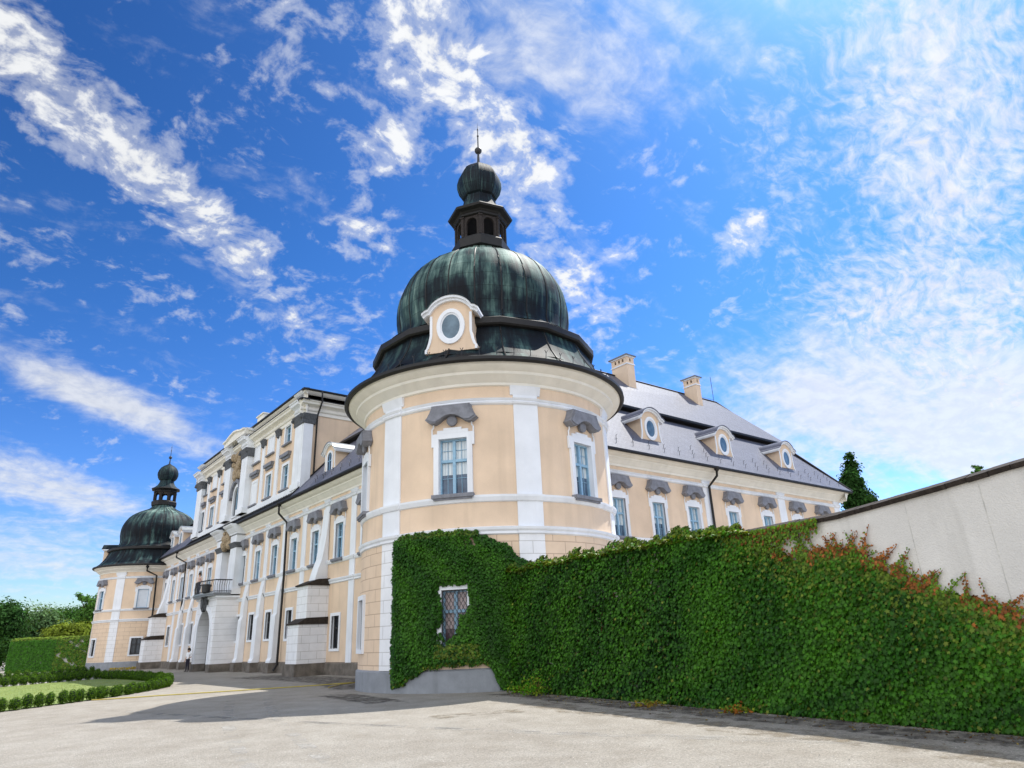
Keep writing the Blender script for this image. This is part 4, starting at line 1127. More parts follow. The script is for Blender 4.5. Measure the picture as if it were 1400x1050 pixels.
# ivy on the tower
P, N, S, C = [], [], [], []
def tower_cover(deg, z):
    """True where leaves grow"""
    top = float(np.interp(deg, [-167, -165, -163, -158, -150, -140, -131, -130, -126, -123, -119, -117, -112], [4.95, 5.02, 5.08, 5.12, 5.12, 5.10, 5.08, 4.86, 4.82, 4.62, 4.5, 4.2, 3.9])) + .07 * fbm1(deg, .25)
    bot = float(np.interp(deg, [-167, -164, -160, -156, -152, -147, -140, -132, -128, -126, -124, -112], [.18, .15, .3, .48, .68, .78, .80, .82, .80, .6, .05, .02])) + .06 * fbm1(deg + 9, .3)
    left = -166.3 + .5 * fbm1(z * 2.0, 1.0)
    if z > top or z < bot or deg < left: return False
    if 4.55 < z < 4.85 and -137 < deg < -130.5 and fbm1(deg * .7 + z * 3) > -.1: return False
    # opening round the lattice window
    du = radians(deg + 139.5) * R0
    j = .07 * fbm1(z * 2.1, 1.4); k = .06 * fbm1(du * 3.0 + 2, 1.3)
    if -.55 + j < du < .47 + j and 1.40 + k < z < 3.32 + k:
        if du < -.38 and z < 1.80: return fbm1(du * 9 + z * 5, 1) > .1
        if du < -.46 and 2.1 < z < 2.8: return True
        if du > .10 + j + .18 * (z - 2.0) and z < 2.34 + 1.5 * k: return True
        if du > -.34 + j and z < 1.50 + .55 * (du + .34) + k: return True
        return False
    if -.66 < du < -.5 and 1.45 < z < 2.0: return fbm1(z * 4 + du * 7, 1) > .25
    return True
cnt = 0
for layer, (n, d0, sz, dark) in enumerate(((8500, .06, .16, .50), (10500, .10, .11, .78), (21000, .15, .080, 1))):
    for _ in range(n):
        deg = -168 + 56 * RNG.random(); z = .02 + 5.3 * RNG.random()
        if not tower_cover(deg, z): continue
        bul = .025 * sin(deg * .5 + z * 2.3) + .02 * sin(deg * .23 - z * 4.1)
        edge = not (tower_cover(deg - 1.6, z) and tower_cover(deg, z + .14) and tower_cover(deg, z - .14) and tower_cover(deg + 1.6, z))
        d = d0 + bul + RNG.normal(0, .035)
        if edge: d *= .6
        a = radians(deg); r = R0 + .06 + max(.02, d)
        mixn = .5 + .5 * sin(deg * .31 + z * 2.7 + 2 * sin(z * 1.3))
        col = G1 * (1 - .55 * mixn) + G2 * .55 * mixn
        du = radians(deg + 139.5) * R0
        if -.7 < du < .8 and 1.0 < z < 1.45 and RNG.random() < .65: col = col * .35 + YG * .7
        if z > 4.9 and RNG.random() < .5: col = col * .5 + YG * .5
        if z < 1.0 and deg < -127 and edge and RNG.random() < .3: col = YG
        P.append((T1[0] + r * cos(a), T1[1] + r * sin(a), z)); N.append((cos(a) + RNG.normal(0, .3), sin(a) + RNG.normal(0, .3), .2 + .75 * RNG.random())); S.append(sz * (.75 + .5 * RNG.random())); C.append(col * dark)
ivt = thing('climbing_ivy', (13.3, 18.8, 0), 'dark green ivy climbing the near round tower around a lattice window', 'ivy')
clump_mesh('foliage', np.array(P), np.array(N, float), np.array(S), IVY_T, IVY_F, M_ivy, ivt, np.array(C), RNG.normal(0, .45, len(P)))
stm = MB()
for dg in np.arange(-164, -118, 4.3):
    pts = [(T1[0] + (R0 + .1) * cos(radians(dg + .5 * sin(i * 1.1 + dg))), T1[1] + (R0 + .1) * sin(radians(dg + .5 * sin(i * 1.1 + dg))), i * .3) for i in range(2, 14) if tower_cover(dg, i * .3)]
    if -148 < dg < -131: continue
    if len(pts) > 2: stm.tube(pts, .014, 5)
tag(stm.build('stem', M_stem, ivt), kind='stuff')

# ------------------------------------------------------------------ ground
def ground_mat():
    m = bpy.data.materials.new('gravel_court'); m.use_nodes = True
    nt = m.node_tree; b = nt.nodes['Principled BSDF']; b.inputs['Roughness'].default_value = .92; b.inputs['Specular IOR Level'].default_value = .2
    tc = nd(nt, 'ShaderNodeTexCoord')
    def noise(sc, det=6, ro=.6):
        n = nd(nt, 'ShaderNodeTexNoise'); n.inputs['Scale'].default_value = sc; n.inputs['Detail'].default_value = det; n.inputs['Roughness'].default_value = ro
        nt.links.new(tc.outputs['Object'], n.inputs['Vector']); return n
    big, mid, fine = noise(.16, 5), noise(1.3, 7), noise(38, 4, .75)
    vo = nd(nt, 'ShaderNodeTexVoronoi'); vo.inputs['Scale'].default_value = 46; nt.links.new(tc.outputs['Object'], vo.inputs['Vector'])
    cr = nd(nt, 'ShaderNodeValToRGB'); e = cr.color_ramp.elements
    e[0].position = .30; e[0].color = (.215, .193, .162, 1); e[1].position = .72; e[1].color = (.345, .325, .29, 1)
    a = nd(nt, 'ShaderNodeMath', operation='MULTIPLY_ADD'); a.inputs[1].default_value = .55
    nt.links.new(mid.outputs['Fac'], a.inputs[0])
    a0 = nd(nt, 'ShaderNodeMath', operation='MULTIPLY'); a0.inputs[1].default_value = .45; nt.links.new(big.outputs['Fac'], a0.inputs[0]); nt.links.new(a0.outputs[0], a.inputs[2])
    nt.links.new(a.outputs[0], cr.inputs[0])
    g = nd(nt, 'ShaderNodeMapRange'); g.inputs[1].default_value = .3; g.inputs[2].default_value = .7; g.inputs[3].default_value = .72; g.inputs[4].default_value = 1.28
    nt.links.new(fine.outputs['Fac'], g.inputs[0])
    hs = nd(nt, 'ShaderNodeMapRange'); hs.inputs[3].default_value = .8; hs.inputs[4].default_value = 1.2
    sp = nd(nt, 'ShaderNodeSeparateColor'); nt.links.new(vo.outputs['Color'], sp.inputs[0]); nt.links.new(sp.outputs[0], hs.inputs[0])
    mu = nd(nt, 'ShaderNodeMath', operation='MULTIPLY'); nt.links.new(g.outputs[0], mu.inputs[0]); nt.links.new(hs.outputs[0], mu.inputs[1])
    v = nd(nt, 'ShaderNodeVectorMath', operation='SCALE'); nt.links.new(cr.outputs[0], v.inputs[0]); nt.links.new(mu.outputs[0], v.inputs['Scale'])
    nt.links.new(v.outputs[0], b.inputs['Base Color'])
    ad = nd(nt, 'ShaderNodeMath', operation='ADD'); nt.links.new(fine.outputs['Fac'], ad.inputs[0]); nt.links.new(vo.outputs['Distance'], ad.inputs[1])
    bp = nd(nt, 'ShaderNodeBump'); bp.inputs['Strength'].default_value = .55; bp.inputs['Distance'].default_value = .02
    nt.links.new(ad.outputs[0], bp.inputs['Height']); nt.links.new(bp.outputs[0], b.inputs['Normal'])
    return m
M_ground = ground_mat()
g = MB(); g.quad((-1500, -1500, 0), (1500, -1500, 0), (1500, 1500, 0), (-1500, 1500, 0)); tag(g.build('ground', M_ground), kind='structure')

def patch_mat(name, c1, c2, scale, thr):
    """broken ground cover: colour over a noisy mask, transparent elsewhere"""
    m = bpy.data.materials.new(name); m.use_nodes = True
    nt = m.node_tree; b = nt.nodes['Principled BSDF']; b.inputs['Roughness'].default_value = .95; b.inputs['Specular IOR Level'].default_value = .15
    tc = nd(nt, 'ShaderNodeTexCoord'); n = nd(nt, 'ShaderNodeTexNoise'); n.inputs['Scale'].default_value = scale; n.inputs['Detail'].default_value = 8; n.inputs['Roughness'].default_value = .72
    nt.links.new(tc.outputs['Object'], n.inputs['Vector'])
    at = nd(nt, 'ShaderNodeAttribute'); at.attribute_name = 'fade'
    ad = nd(nt, 'ShaderNodeMath', operation='ADD'); nt.links.new(n.outputs['Fac'], ad.inputs[0])
    mr0 = nd(nt, 'ShaderNodeMath', operation='MULTIPLY_ADD'); mr0.inputs[1].default_value = .5; mr0.inputs[2].default_value = -.5
    nt.links.new(at.outputs['Fac'], mr0.inputs[0]); nt.links.new(mr0.outputs[0], ad.inputs[1])
    mr = nd(nt, 'ShaderNodeMapRange'); mr.inputs[1].default_value = thr; mr.inputs[2].default_value = thr + .26
    nt.links.new(ad.outputs[0], mr.inputs[0]); nt.links.new(mr.outputs[0], b.inputs['Alpha'])
    n2 = nd(nt, 'ShaderNodeTexNoise'); n2.inputs['Scale'].default_value = 30; n2.inputs['Detail'].default_value = 5; nt.links.new(tc.outputs['Object'], n2.inputs['Vector'])
    mx = nd(nt, 'ShaderNodeMix', data_type='RGBA'); mx.inputs[6].default_value = (*c1, 1); mx.inputs[7].default_value = (*c2, 1)
    nt.links.new(n2.outputs['Fac'], mx.inputs[0]); nt.links.new(mx.outputs[2], b.inputs['Base Color'])
    bp = nd(nt, 'ShaderNodeBump'); bp.inputs['Strength'].default_value = .7; bp.inputs['Distance'].default_value = .03; nt.links.new(n2.outputs['Fac'], bp.inputs['Height']); nt.links.new(bp.outputs[0], b.inputs['Normal'])
    return m
def strip(name, line, w0, w1, z, m):
    """band along a ground polyline, 'fade' attribute 1 along the middle and 0 at the rims"""
    mb = MB(); fade = []; n = len(line); cols = [(-1, 0), (-.5, 1), (.5, 1), (1, 0)]
    for i, (x, y) in enumerate(line):
        x0, y0 = line[max(0, i - 1)]; x1, y1 = line[min(n - 1, i + 1)]
        l = math.hypot(x1 - x0, y1 - y0); nx, ny = -(y1 - y0) / l, (x1 - x0) / l
        wd = w0 + (w1 - w0) * i / (n - 1)
        for c, f in cols: mb.v.append((x + nx * c * wd, y + ny * c * wd, z)); fade.append(f if 0 < i < n - 1 else 0)
    for i in range(n - 1):
        for k in range(3): mb.f.append([i * 4 + k, i * 4 + k + 1, i * 4 + k + 5, i * 4 + k + 4]); mb.m.append(0); mb.uv.append(None)
    o = mb.build(name, m)
    a = o.data.attributes.new('fade', 'FLOAT', 'POINT'); a.data.foreach_set('value', fade)
    for f in o.data.polygons: pass
    bm = bmesh.new(); bm.from_mesh(o.data); bmesh.ops.recalc_face_normals(bm, faces=bm.faces)
    if sum(f.normal.z for f in bm.faces) < 0: bmesh.ops.reverse_faces(bm, faces=bm.faces)
    bm.to_mesh(o.data); bm.free()
    return tag(o, kind='structure')
M_dirt = patch_mat('dark_soil_litter', (.045, .040, .036), (.11, .10, .09), 2.6, .40)
M_sand = patch_mat('brown_grit', (.20, .165, .12), (.27, .235, .18), 2.2, .44)
strip('dirt_path', [(wx(y) - .75 + .1 * sin(y * 2), y) for y in np.arange(-3, 19, .8)], .75, .9, .004, M_dirt)
strip('dirt_path', [(wx(y) - 2.0 + .15 * sin(y * 1.4), y) for y in np.arange(-3, 16, .8)], .7, .9, .006, M_sand)
strip('dirt_path', [(13.6, 22.0), (13.0, 26), (14.5, 31), (14.8, 36), (14.6, 42), (14.2, 50)], 2.2, 2.6, .004, M_dirt)
strip('dirt_path', [(9.2, 16.5), (10.2, 19.2), (10.6, 23), (11.2, 26.5)], .9, 1.1, .007, M_dirt)
strip('dirt_path', [(7.0, 13.5), (9.0, 14.2), (10.6, 13.6), (11.2, 11.5)], .7, .5, .009, M_sand)
M_track = patch_mat('packed_wheel_track', (.36, .345, .315), (.43, .415, .385), 1.1, .46)
for off in (0.0, 1.55):
    strip('wheel_track', [(2.2 + off * .6 + .35 * i + .02 * i * i, 3.0 + 2.2 * i - off * .5) for i in range(12)], .22, .26, .003, M_track)
    strip('wheel_track', [(11.4 - .55 * i - off * .25, 3.6 + off + 1.05 * i + .05 * i * i) for i in range(14)], .2, .26, .0035, M_track)
# loose stones, past counting
P = []; 
for _ in range(4200):
    d = 3.2 + 16 * RNG.random() ** 1.6; a = radians(RNG.uniform(-5, 84))
    x, y = d * sin(a), d * cos(a)
    if x > wx(y) - .3: continue
    P.append((x, y, .004))
P = np.array(P)
OT = [(0, 0, .5), (.6, 0, .05), (.1, .55, .0), (-.55, .2, .05), (-.3, -.5, 0), (.35, -.45, .02)]
OF = [(0, 1, 2), (0, 2, 3), (0, 3, 4), (0, 4, 5), (0, 5, 1)]
col = np.array([.30, .285, .26]) * RNG.uniform(.35, 1.7, (len(P), 1))
def attrmat(name, rough):
    m = bpy.data.materials.new(name); m.use_nodes = True; nt = m.node_tree; b = nt.nodes['Principled BSDF']; b.inputs['Roughness'].default_value = rough
    a = nd(nt, 'ShaderNodeAttribute'); a.attribute_name = 'tint'; nt.links.new(a.outputs['Color'], b.inputs['Base Color']); return m
o = clump_mesh('gravel', P, np.tile([0.02, .01, 1.0], (len(P), 1)), RNG.uniform(.006, .020, len(P)), OT, OF, attrmat('pebble', .9), None, col, RNG.uniform(0, 6.28, len(P)))
tag(o, 'scattered small pale stones on the gravel court', 'gravel', kind='stuff')

# fallen leaves and weeds along the foot of the wall
P = []; C = []
for _ in range(900):
    y = 1 + 17 * RNG.random(); P.append((wx(y) - .25 - abs(RNG.normal(0, .5)), y, .012)); C.append([.10, .06, .03] if RNG.random() < .6 else [.22, .17, .05])
o = clump_mesh('leaf_litter', np.array(P), np.array(RNG.normal(0, .35, (len(P), 3)) + [0, 0, 1]), RNG.uniform(.03, .07, len(P)), LEAF_T, LEAF_F, M_tree, None, np.array(C), RNG.uniform(0, 6, len(P)))
tag(o, 'brown fallen leaves strewn along the foot of the ivy wall', 'leaf litter', kind='stuff')
def weed(x, y, w, h, n, cols, label):
    P = RNG.normal(0, 1, (n, 3)) * [w * .5, w * .5, 0] + [x, y, 0]; P[:, 2] = np.abs(RNG.normal(0, h * .45, n)) + .03
    C = np.array([cols[RNG.integers(len(cols))] * RNG.uniform(.7, 1.3) for _ in range(n)])
    root = thing('weed', (x, y, 0), label, 'weed')
    clump_mesh('foliage', P, RNG.normal(0, .6, (n, 3)) + [-.5, -.2, .8], RNG.uniform(.05, .11, n), LEAF_T, LEAF_F, M_tree, root, C, RNG.uniform(0, 6, n))
    s = MB()
    for _ in range(6): 
        xx, yy = x + RNG.normal(0, w * .3), y + RNG.normal(0, w * .3); s.tube([(x, y, 0), ((x + xx) / 2, (y + yy) / 2, h * .4), (xx, yy, h * .7)], .006, 4)
    s.build('stem', M_stem, root)
weed(13.55, 16.3, .4, .55, 420, [YG * 1.0, G2 * 1.2], 'yellow green weed clump below the dark plinth end at the ivy wall')
weed(13.9, 17.6, .35, .22, 200, [G2, YG], 'low green weed at the corner between tower plinth and ivy wall')
weed(12.62, 9.0, .28, .12, 130, [RD, YG * 1.1], 'low red leaved weed at the foot of the ivy wall')
weed(12.75, 11.4, .4, .10, 120, [np.array([.26, .17, .03]), YG], 'flat yellow weed patch at the foot of the ivy wall')

# yellow garden hose from the tower across the court
ho = MB(); ho.tube([(12.05, 27.2, .03), (13.2, 28.6, .03), (14.1, 29.0, .03), (12.5, 29.2, .03), (10.5, 29.75, .03), (8.3, 30.4, .03), (6.8, 30.9, .03), (5.2, 31.2, .03), (4.6, 31.5, .03)], .02, 6)
tag(ho.build('garden_hose', mat('yellow_hose', (.42, .34, .07), .5, .1, 5, 0, 20)), 'long yellow hose lying across the court from the near tower to the hedge', 'hose')

# ------------------------------------------------------------------ parterre: lawn and clipped box balls
def lawn_mat():
    m = bpy.data.materials.new('mown_grass'); m.use_nodes = True
    nt = m.node_tree; b = nt.nodes['Principled BSDF']; b.inputs['Roughness'].default_value = .9
    tc = nd(nt, 'ShaderNodeTexCoord'); n = nd(nt, 'ShaderNodeTexNoise'); n.inputs['Scale'].default_value = .9; n.inputs['Detail'].default_value = 8
    nt.links.new(tc.outputs['Object'], n.inputs['Vector'])
    cr = nd(nt, 'ShaderNodeValToRGB'); e = cr.color_ramp.elements; e[0].position = .3; e[0].color = (.105, .165, .03, 1); e[1].position = .7; e[1].color = (.20, .245, .06, 1)
    nt.links.new(n.outputs['Fac'], cr.inputs[0]); nt.links.new(cr.outputs[0], b.inputs['Base Color'])
    return m
ring_pts = [(-8.0, 18.2), (-3.0, 23.6), (1.74, 29.2), (3.0, 30.35), (4.5, 31.8), (6.2, 33.8), (7.7, 36.2), (8.7, 38.2), (9.15, 40.2), (9.5, 44.0), (9.6, 48.0), (9.35, 52.4), (8.6, 57.0), (5.8, 55.6), (2.9, 53.2), (-2.0, 49.5), (-8, 45)]
lw = MB(); lw.add([(x, y, .02) for x, y in ring_pts], [list(range(len(ring_pts)))]); tag(lw.build('lawn', lawn_mat()), kind='structure')
P = []; 
n = 0
while n < 9000:
    x, y = RNG.uniform(-3, 9.1), RNG.uniform(25, 56)
    if y < 25.6 + (x + 3) * 1.25 + max(0, x - 6) * 1.6 or y > 48.9 + (x + 2.5) * .7: continue
    P.append((x, y, .035)); n += 1
P = np.array(P); C = np.array([.19, .225, .055]) * RNG.uniform(.6, 1.4, (len(P), 1))
o = clump_mesh('grass', P, RNG.normal(0, 1, (len(P), 3)) * [1, 1, .2], RNG.uniform(.03, .06, len(P)), [(-.15, -.5, 0), (.15, -.5, 0), (0, .6, .1)], [(0, 1, 2)], M_tree, None, C, RNG.normal(0, .3, len(P)))
tag(o, 'short sunlit grass of the lawn inside the box hedge ring', 'grass', kind='stuff')

def box_mesh(seed, col):
    rg = np.random.default_rng(seed); n = 620
    v = rg.normal(0, 1, (n, 3)); v /= np.linalg.norm(v, axis=1, keepdims=True)
    rad = 1 + .06 * np.sin(v[:, :1] * 7 + seed) + .07 * np.sin(v[:, 2:] * 9 + v[:, 1:2] * 5) + rg.normal(0, .04, (n, 1))
    Pq = v * rad * [.235, .235, .29] + [0, 0, .27]
    Cq = np.array(col) * rg.uniform(.6, 1.35, (n, 1))
    return Pq, v + rg.normal(0, .4, (n, 3)), rg.uniform(.05, .085, n), Cq
BOXC = [.062, .135, .012]
protos = []
for sd in (1, 2, 3):
    Pq, Nq, Sq, Cq = box_mesh(sd, BOXC)
    o = clump_mesh('foliage', Pq, Nq, Sq, LEAF_T, LEAF_F, M_tree, None, Cq, RNG.uniform(0, 6, len(Pq)))
    protos.append(o)
core = MB(); core.lathe([(.03, 0), (.03, .08), (.16, .12), (.2, .27), (.14, .45), (.01, .52)], (0, 0), 8)
core_o = core.build('stem', mat('box_core', (.012, .025, .007), .9, .3, 9, 0, 20))
def resample(pts, step):
    out = []; rest = 0
    for (x0, y0), (x1, y1) in zip(pts, pts[1:]):
        L = math.hypot(x1 - x0, y1 - y0); t = rest
        while t < L: out.append((x0 + (x1 - x0) * t / L, y0 + (y1 - y0) * t / L)); t += step
        rest = t - L
    return out
used = [False] * 3; core_used = False
def box_ball(x, y, s, label, group):
    global core_used
    root = bpy.data.objects.new('box_shrub', None); COL.objects.link(root); root.location = (x, y, 0); root.rotation_euler = (0, 0, RNG.uniform(0, 6)); root.scale = (s * RNG.uniform(.92, 1.1), s * RNG.uniform(.92, 1.1), s * RNG.uniform(.88, 1.12))
    root.empty_display_size = .2
    tag(root, label, 'shrub', group)
    i = RNG.integers(3); o = protos[i] if not used[i] else protos[i].copy()
    if used[i]: COL.objects.link(o)
    used[i] = True; o.parent = root
    c = core_o if not core_used else core_o.copy()
    if core_used: COL.objects.link(c)
    core_used = True; c.parent = root
for x, y in resample(ring_pts[1:9], .49): box_ball(x + RNG.normal(0, .03), y + RNG.normal(0, .03), .76, 'clipped box ball in the front hedge row beside the gravel', 'box balls of the front hedge row')
for x, y in resample(ring_pts[8:13], .55): box_ball(x + RNG.normal(0, .04), y, .92, 'clipped box ball at the far rounded end of the lawn', 'box balls round the far end of the lawn')
for x, y in resample([(8.4, 57.0), (5.8, 55.4), (2.9, 53.0), (-2.0, 49.3)], .66): box_ball(x, y, .98, 'clipped box ball standing on white gravel behind the lawn', 'box balls on white gravel behind the lawn')
for x, y in resample([(8.9, 60.2), (5.9, 58.4), (2.9, 56.0), (-2.0, 52.5)], .62): box_ball(x, y, 1.0, 'clipped box ball of the middle row behind the white gravel', 'box balls of the middle row behind the white gravel')
for x, y in resample([(9.6, 68), (3.4, 64.5), (-2.5, 60)], .66): box_ball(x, y, 1.15, 'clipped box ball in the rearmost hedge row before the court', 'box balls of the rearmost hedge row')

# white gravel strip behind the hedge
M_wgrav = mat('white_gravel', (.30, .29, .27), .95, .2, 8, .4, 30)
b = MB(); b.add([(8.7, 57.2, .004), (9.3, 60.5, .004), (-3, 52.0, .004), (-3, 48.8, .004)], [[0, 1, 2, 3]]); tag(b.build('gravel_path', M_wgrav), kind='structure')

# yellow flowering strip at the far tower foot
P = RNG.uniform(0, 1, (500, 3)) * [3.0, .7, .22] + [13.0, 81.2, .02]
yf = thing('flower_bed', (14.5, 81.5, 0), 'low strip of yellow plants at the foot of the far tower', 'flowers')
clump_mesh('foliage', P, RNG.normal(0, .6, (500, 3)) + [-.5, -.5, .8], RNG.uniform(.08, .15, 500), LEAF_T, LEAF_F, M_tree, yf, np.array([.42, .32, .02]) * RNG.uniform(.5, 1.2, (500, 1)), RNG.uniform(0, 6, 500))

# stone bollard beside the portal
b = MB(); b.lathe([(.36, -.02), (.36, .16), (.30, .22), (.28, .9), (.31, .96), (.31, 1.04), (.2, 1.16), (.01, 1.2)], (16.0, 61.9), 14)
o = b.build('bollard', M_bplinth, smooth=30); tag(o, 'squat dark stone bollard beside the arched portal', 'bollard')

# far ivy-grown wall beyond the far tower
fw = thing('garden_wall', (8.6, 95.5, 0), 'distant cream garden wall beyond the far tower, mostly hidden by ivy', 'wall')
A = np.array([5.6, 96.5]); B = np.array([13.4, 91.6]); dirv = (B - A) / np.linalg.norm(B - A); nrm = np.array([-dirv[1], dirv[0]]); nrm = nrm if nrm[1] < 0 else -nrm
Lw = float(np.linalg.norm(B - A))
Mw = Matrix(((dirv[0], -nrm[0], 0, A[0]), (dirv[1], -nrm[1], 0, A[1]), (0, 0, 1, 0), (0, 0, 0, 1)))
b = MB(); b.box(0, Lw, 0, .5, -.3, 3.25, 0, Mw); b.build('wall_face', M_gwall, fw)
b = MB(); b.box(-.1, Lw, -.1, .6, 3.25, 3.4, 0, Mw); b.build('coping', M_coping, fw)
P, N, S, C = [], [], [], []
for _ in range(9000):
    u = RNG.uniform(-.2, Lw); z = RNG.uniform(0, 3.6)
    f = fbm1(u * .55 + z * .9, 1) + .6 * fbm1(u * 1.7 - z * 1.3 + 4, 1) + RNG.normal(0, .22)
    if u > Lw * .5 and f > .5 and z > .5 and z < 3.2: continue
    d = .12 + .12 * RNG.random()
    if z > 3.35: d = RNG.uniform(-.6, .2)
    p = A + dirv * u + nrm * d
    yel = u > Lw * .5 and RNG.random() < .55 or z > 3.3
    col = (YG * .8 + G2 * .3) if yel else (G1 * .7 + G2 * .5)
    P.append((p[0], p[1], z)); N.append((nrm[0], nrm[1], .5 if z < 3.35 else 2)); S.append(RNG.uniform(.14, .24)); C.append(col)
fi = thing('climbing_ivy', (8.6, 95.3, 0), 'patchy green and yellow ivy on the distant wall left of the far tower', 'ivy')
clump_mesh('foliage', np.array(P), np.array(N, float) + RNG.normal(0, .25, (len(P), 3)), np.array(S), IVY_T, IVY_F, M_ivy, fi, np.array(C), RNG.normal(0, .4, len(P)))

# ------------------------------------------------------------------ trees
def tree(x, y, h, crown, label, col, leaf, n, seed, trunk_r=.25, group=None, name='tree', base=0, limbs=9, airy=0.0):
    """crown: list of ellipsoids (dx,dy,z,rx,ry,rz) with heights as absolute metres above the base"""
    rg = np.random.default_rng(seed)
    root = thing(name, (x, y, base), label, 'tree', group)
    vol = np.array([c[3] * c[4] * c[5] for c in crown]); vol = vol ** .75; vol /= vol.sum()
    P, N, C = [], [], []
    clumps = []
    for ci in range(int(n / 55)):
        c = crown[rg.choice(len(crown), p=vol)]
        v = rg.normal(0, 1, 3); v /= np.linalg.norm(v); rr = (rg.random() ** .28)
        clumps.append((np.array([c[0], c[1], c[2]]) + v * rr * np.array(c[3:6]), rg.uniform(.75, 1.3), v, c))
    for cc, br, v, c in clumps:
        m = int(55 * rg.uniform(.5, 1.4)); s = min(c[3:6]) * (.30 if airy == 0 else .22)
        q = rg.normal(0, 1, (m, 3)) * [s, s, s * .65]
        P.append(cc + q); N.append(v + q / s * .4 + rg.normal(0, .5, (m, 3)) + [0, 0, .35]); C.append(np.array(col) * br * rg.uniform(.75, 1.25, (m, 1)))
    P = np.concatenate(P) + [x, y, base]; N = np.concatenate(N); C = np.concatenate(C)
    ok = P[:, 2] > base + .2; P, N, C = P[ok], N[ok], C[ok]
    clump_mesh('crown', P, N, rg.uniform(.7, 1.3, len(P)) * leaf, LEAF_T, LEAF_F, M_tree, root, C, rg.uniform(0, 6, len(P)))
    t = MB(); zc = max(c[2] for c in crown)
    t.tube([(x + .1 * sin(i), y + .08 * cos(i * 2), base - .2 + (zc + .2) * i / 6) for i in range(7)], [trunk_r * (1 - .75 * i / 6) * (1.35 if i == 0 else 1) for i in range(7)], 9)
    for k in range(limbs):
        cc = clumps[rg.integers(len(clumps))][0]; z0 = max(.25 * zc, min(cc[2] - .5, zc * rg.uniform(.3, .8)))
        t.tube([(x, y, base + z0), (x + cc[0] * .45, y + cc[1] * .45, base + z0 + (cc[2] - z0) * .6), (x + cc[0], y + cc[1], base + cc[2])], [trunk_r * .4, trunk_r * .25, trunk_r * .07], 6)
    t.build('trunk', M_bark, root, smooth=50)
def at(d, ax):  # helper: direction by azimuth east of north and distance
    return d * sin(radians(ax)), d * cos(radians(ax))
DKG = (.024, .068, .014); MDG = (.042, .11, .018); GRG = (.085, .15, .06); YLG = (.14, .185, .022); LTG = (.07, .16, .028)
tree(4.5, 118, 9, [(0, 0, 5.2, 3.4, 3.0, 3.4), (1.2, -.5, 7.2, 2.0, 2, 1.6), (-2.5, 0, 4.5, 2.6, 2.5, 3.0), (1.6, -1, 3.0, 2, 2, 2.0)], 'dark dense broad tree at the far left behind the distant wall', DKG, .42, 14000, 3, .35)
tree(9.6, 128, 9, [(0, 0, 5.4, 3.2, 3, 3.0), (2.4, 0, 4.6, 2.6, 2.4, 2.6), (-1.5, -1, 4.0, 2.4, 2.4, 2.4)], 'soft grey green tree in the middle beyond the distant wall', GRG, .40, 13000, 4, .3)
tree(13.6, 132, 9, [(0, 0, 6.2, 3.2, 3, 2.4), (3.0, 0, 6.4, 3, 3, 2.6), (-2.2, 0, 5.6, 2.2, 2, 1.9)], 'dark green tree rising behind the yellow green bush', MDG, .40, 12000, 5, .3)
tree(11.6, 110, 6, [(0, 0, 3.9, 2.1, 1.8, 1.6), (2.2, 0, 4.1, 2.0, 1.8, 1.5), (.8, -.8, 2.8, 2.2, 1.6, 1.6)], 'yellow green bushy tree just behind the distant wall', YLG, .34, 9000, 6, .2)
tree(15.6, 121, 10.5, [(0, 0, 8.6, 1.6, 1.6, 1.4), (-1.0, 0, 9.4, 1.1, 1.1, .8), (1.4, 0, 8.8, 1.8, 1.6, 1.5), (.6, 0, 6.6, 2, 2, 1.6)], 'light airy tree touching the outline of the far tower', LTG, .36, 4600, 7, .25, airy=.6)
tree(4.7, 99.5, 4.2, [(0, 0, 1.9, 2.2, 1.5, 1.9), (-2.2, 0, 2.4, 2, 1.8, 2.4), (1.6, .5, 1.2, 1.7, 1.4, 1.3)], 'dark low bush at the left end of the distant wall', DKG, .26, 4500, 8, .15)
# columnar tree and companions behind the garden wall
tree(73.5, 33.2, 18, [(0, 0, 16.0, .95, 1.0, 2.0), (.1, -.1, 17.6, .6, .62, 1.2), (-.15, .3, 14.5, 1.05, 1.1, 2.2), (.2, -.3, 13.3, 1.1, 1.2, 2.2), (.1, 0, 10, 1.2, 1.2, 3)], 'dark columnar tree standing right of the garden wing roof', DKG, .36, 15000, 9, .3)
tree(74.0, 30.6, 13, [(0, .6, 11.2, 1.2, 1.2, 1.3), (.4, -.4, 10.6, 1.2, 1.2, 1.1), (0, .5, 8.5, 1.6, 1.6, 2.4)], 'small rounded tree low beside the dark columnar tree', MDG, .34, 6500, 10, .25)
tree(75.6, 22.2, 16, [(0, 0, 14.6, .5, .55, .8), (.1, .2, 13.2, 1.0, 1.1, 1.2), (0, 0, 11, 1.5, 1.5, 2)], 'tree with only its tip showing above the bare end of the garden wall', MDG, .30, 5000, 11, .22)

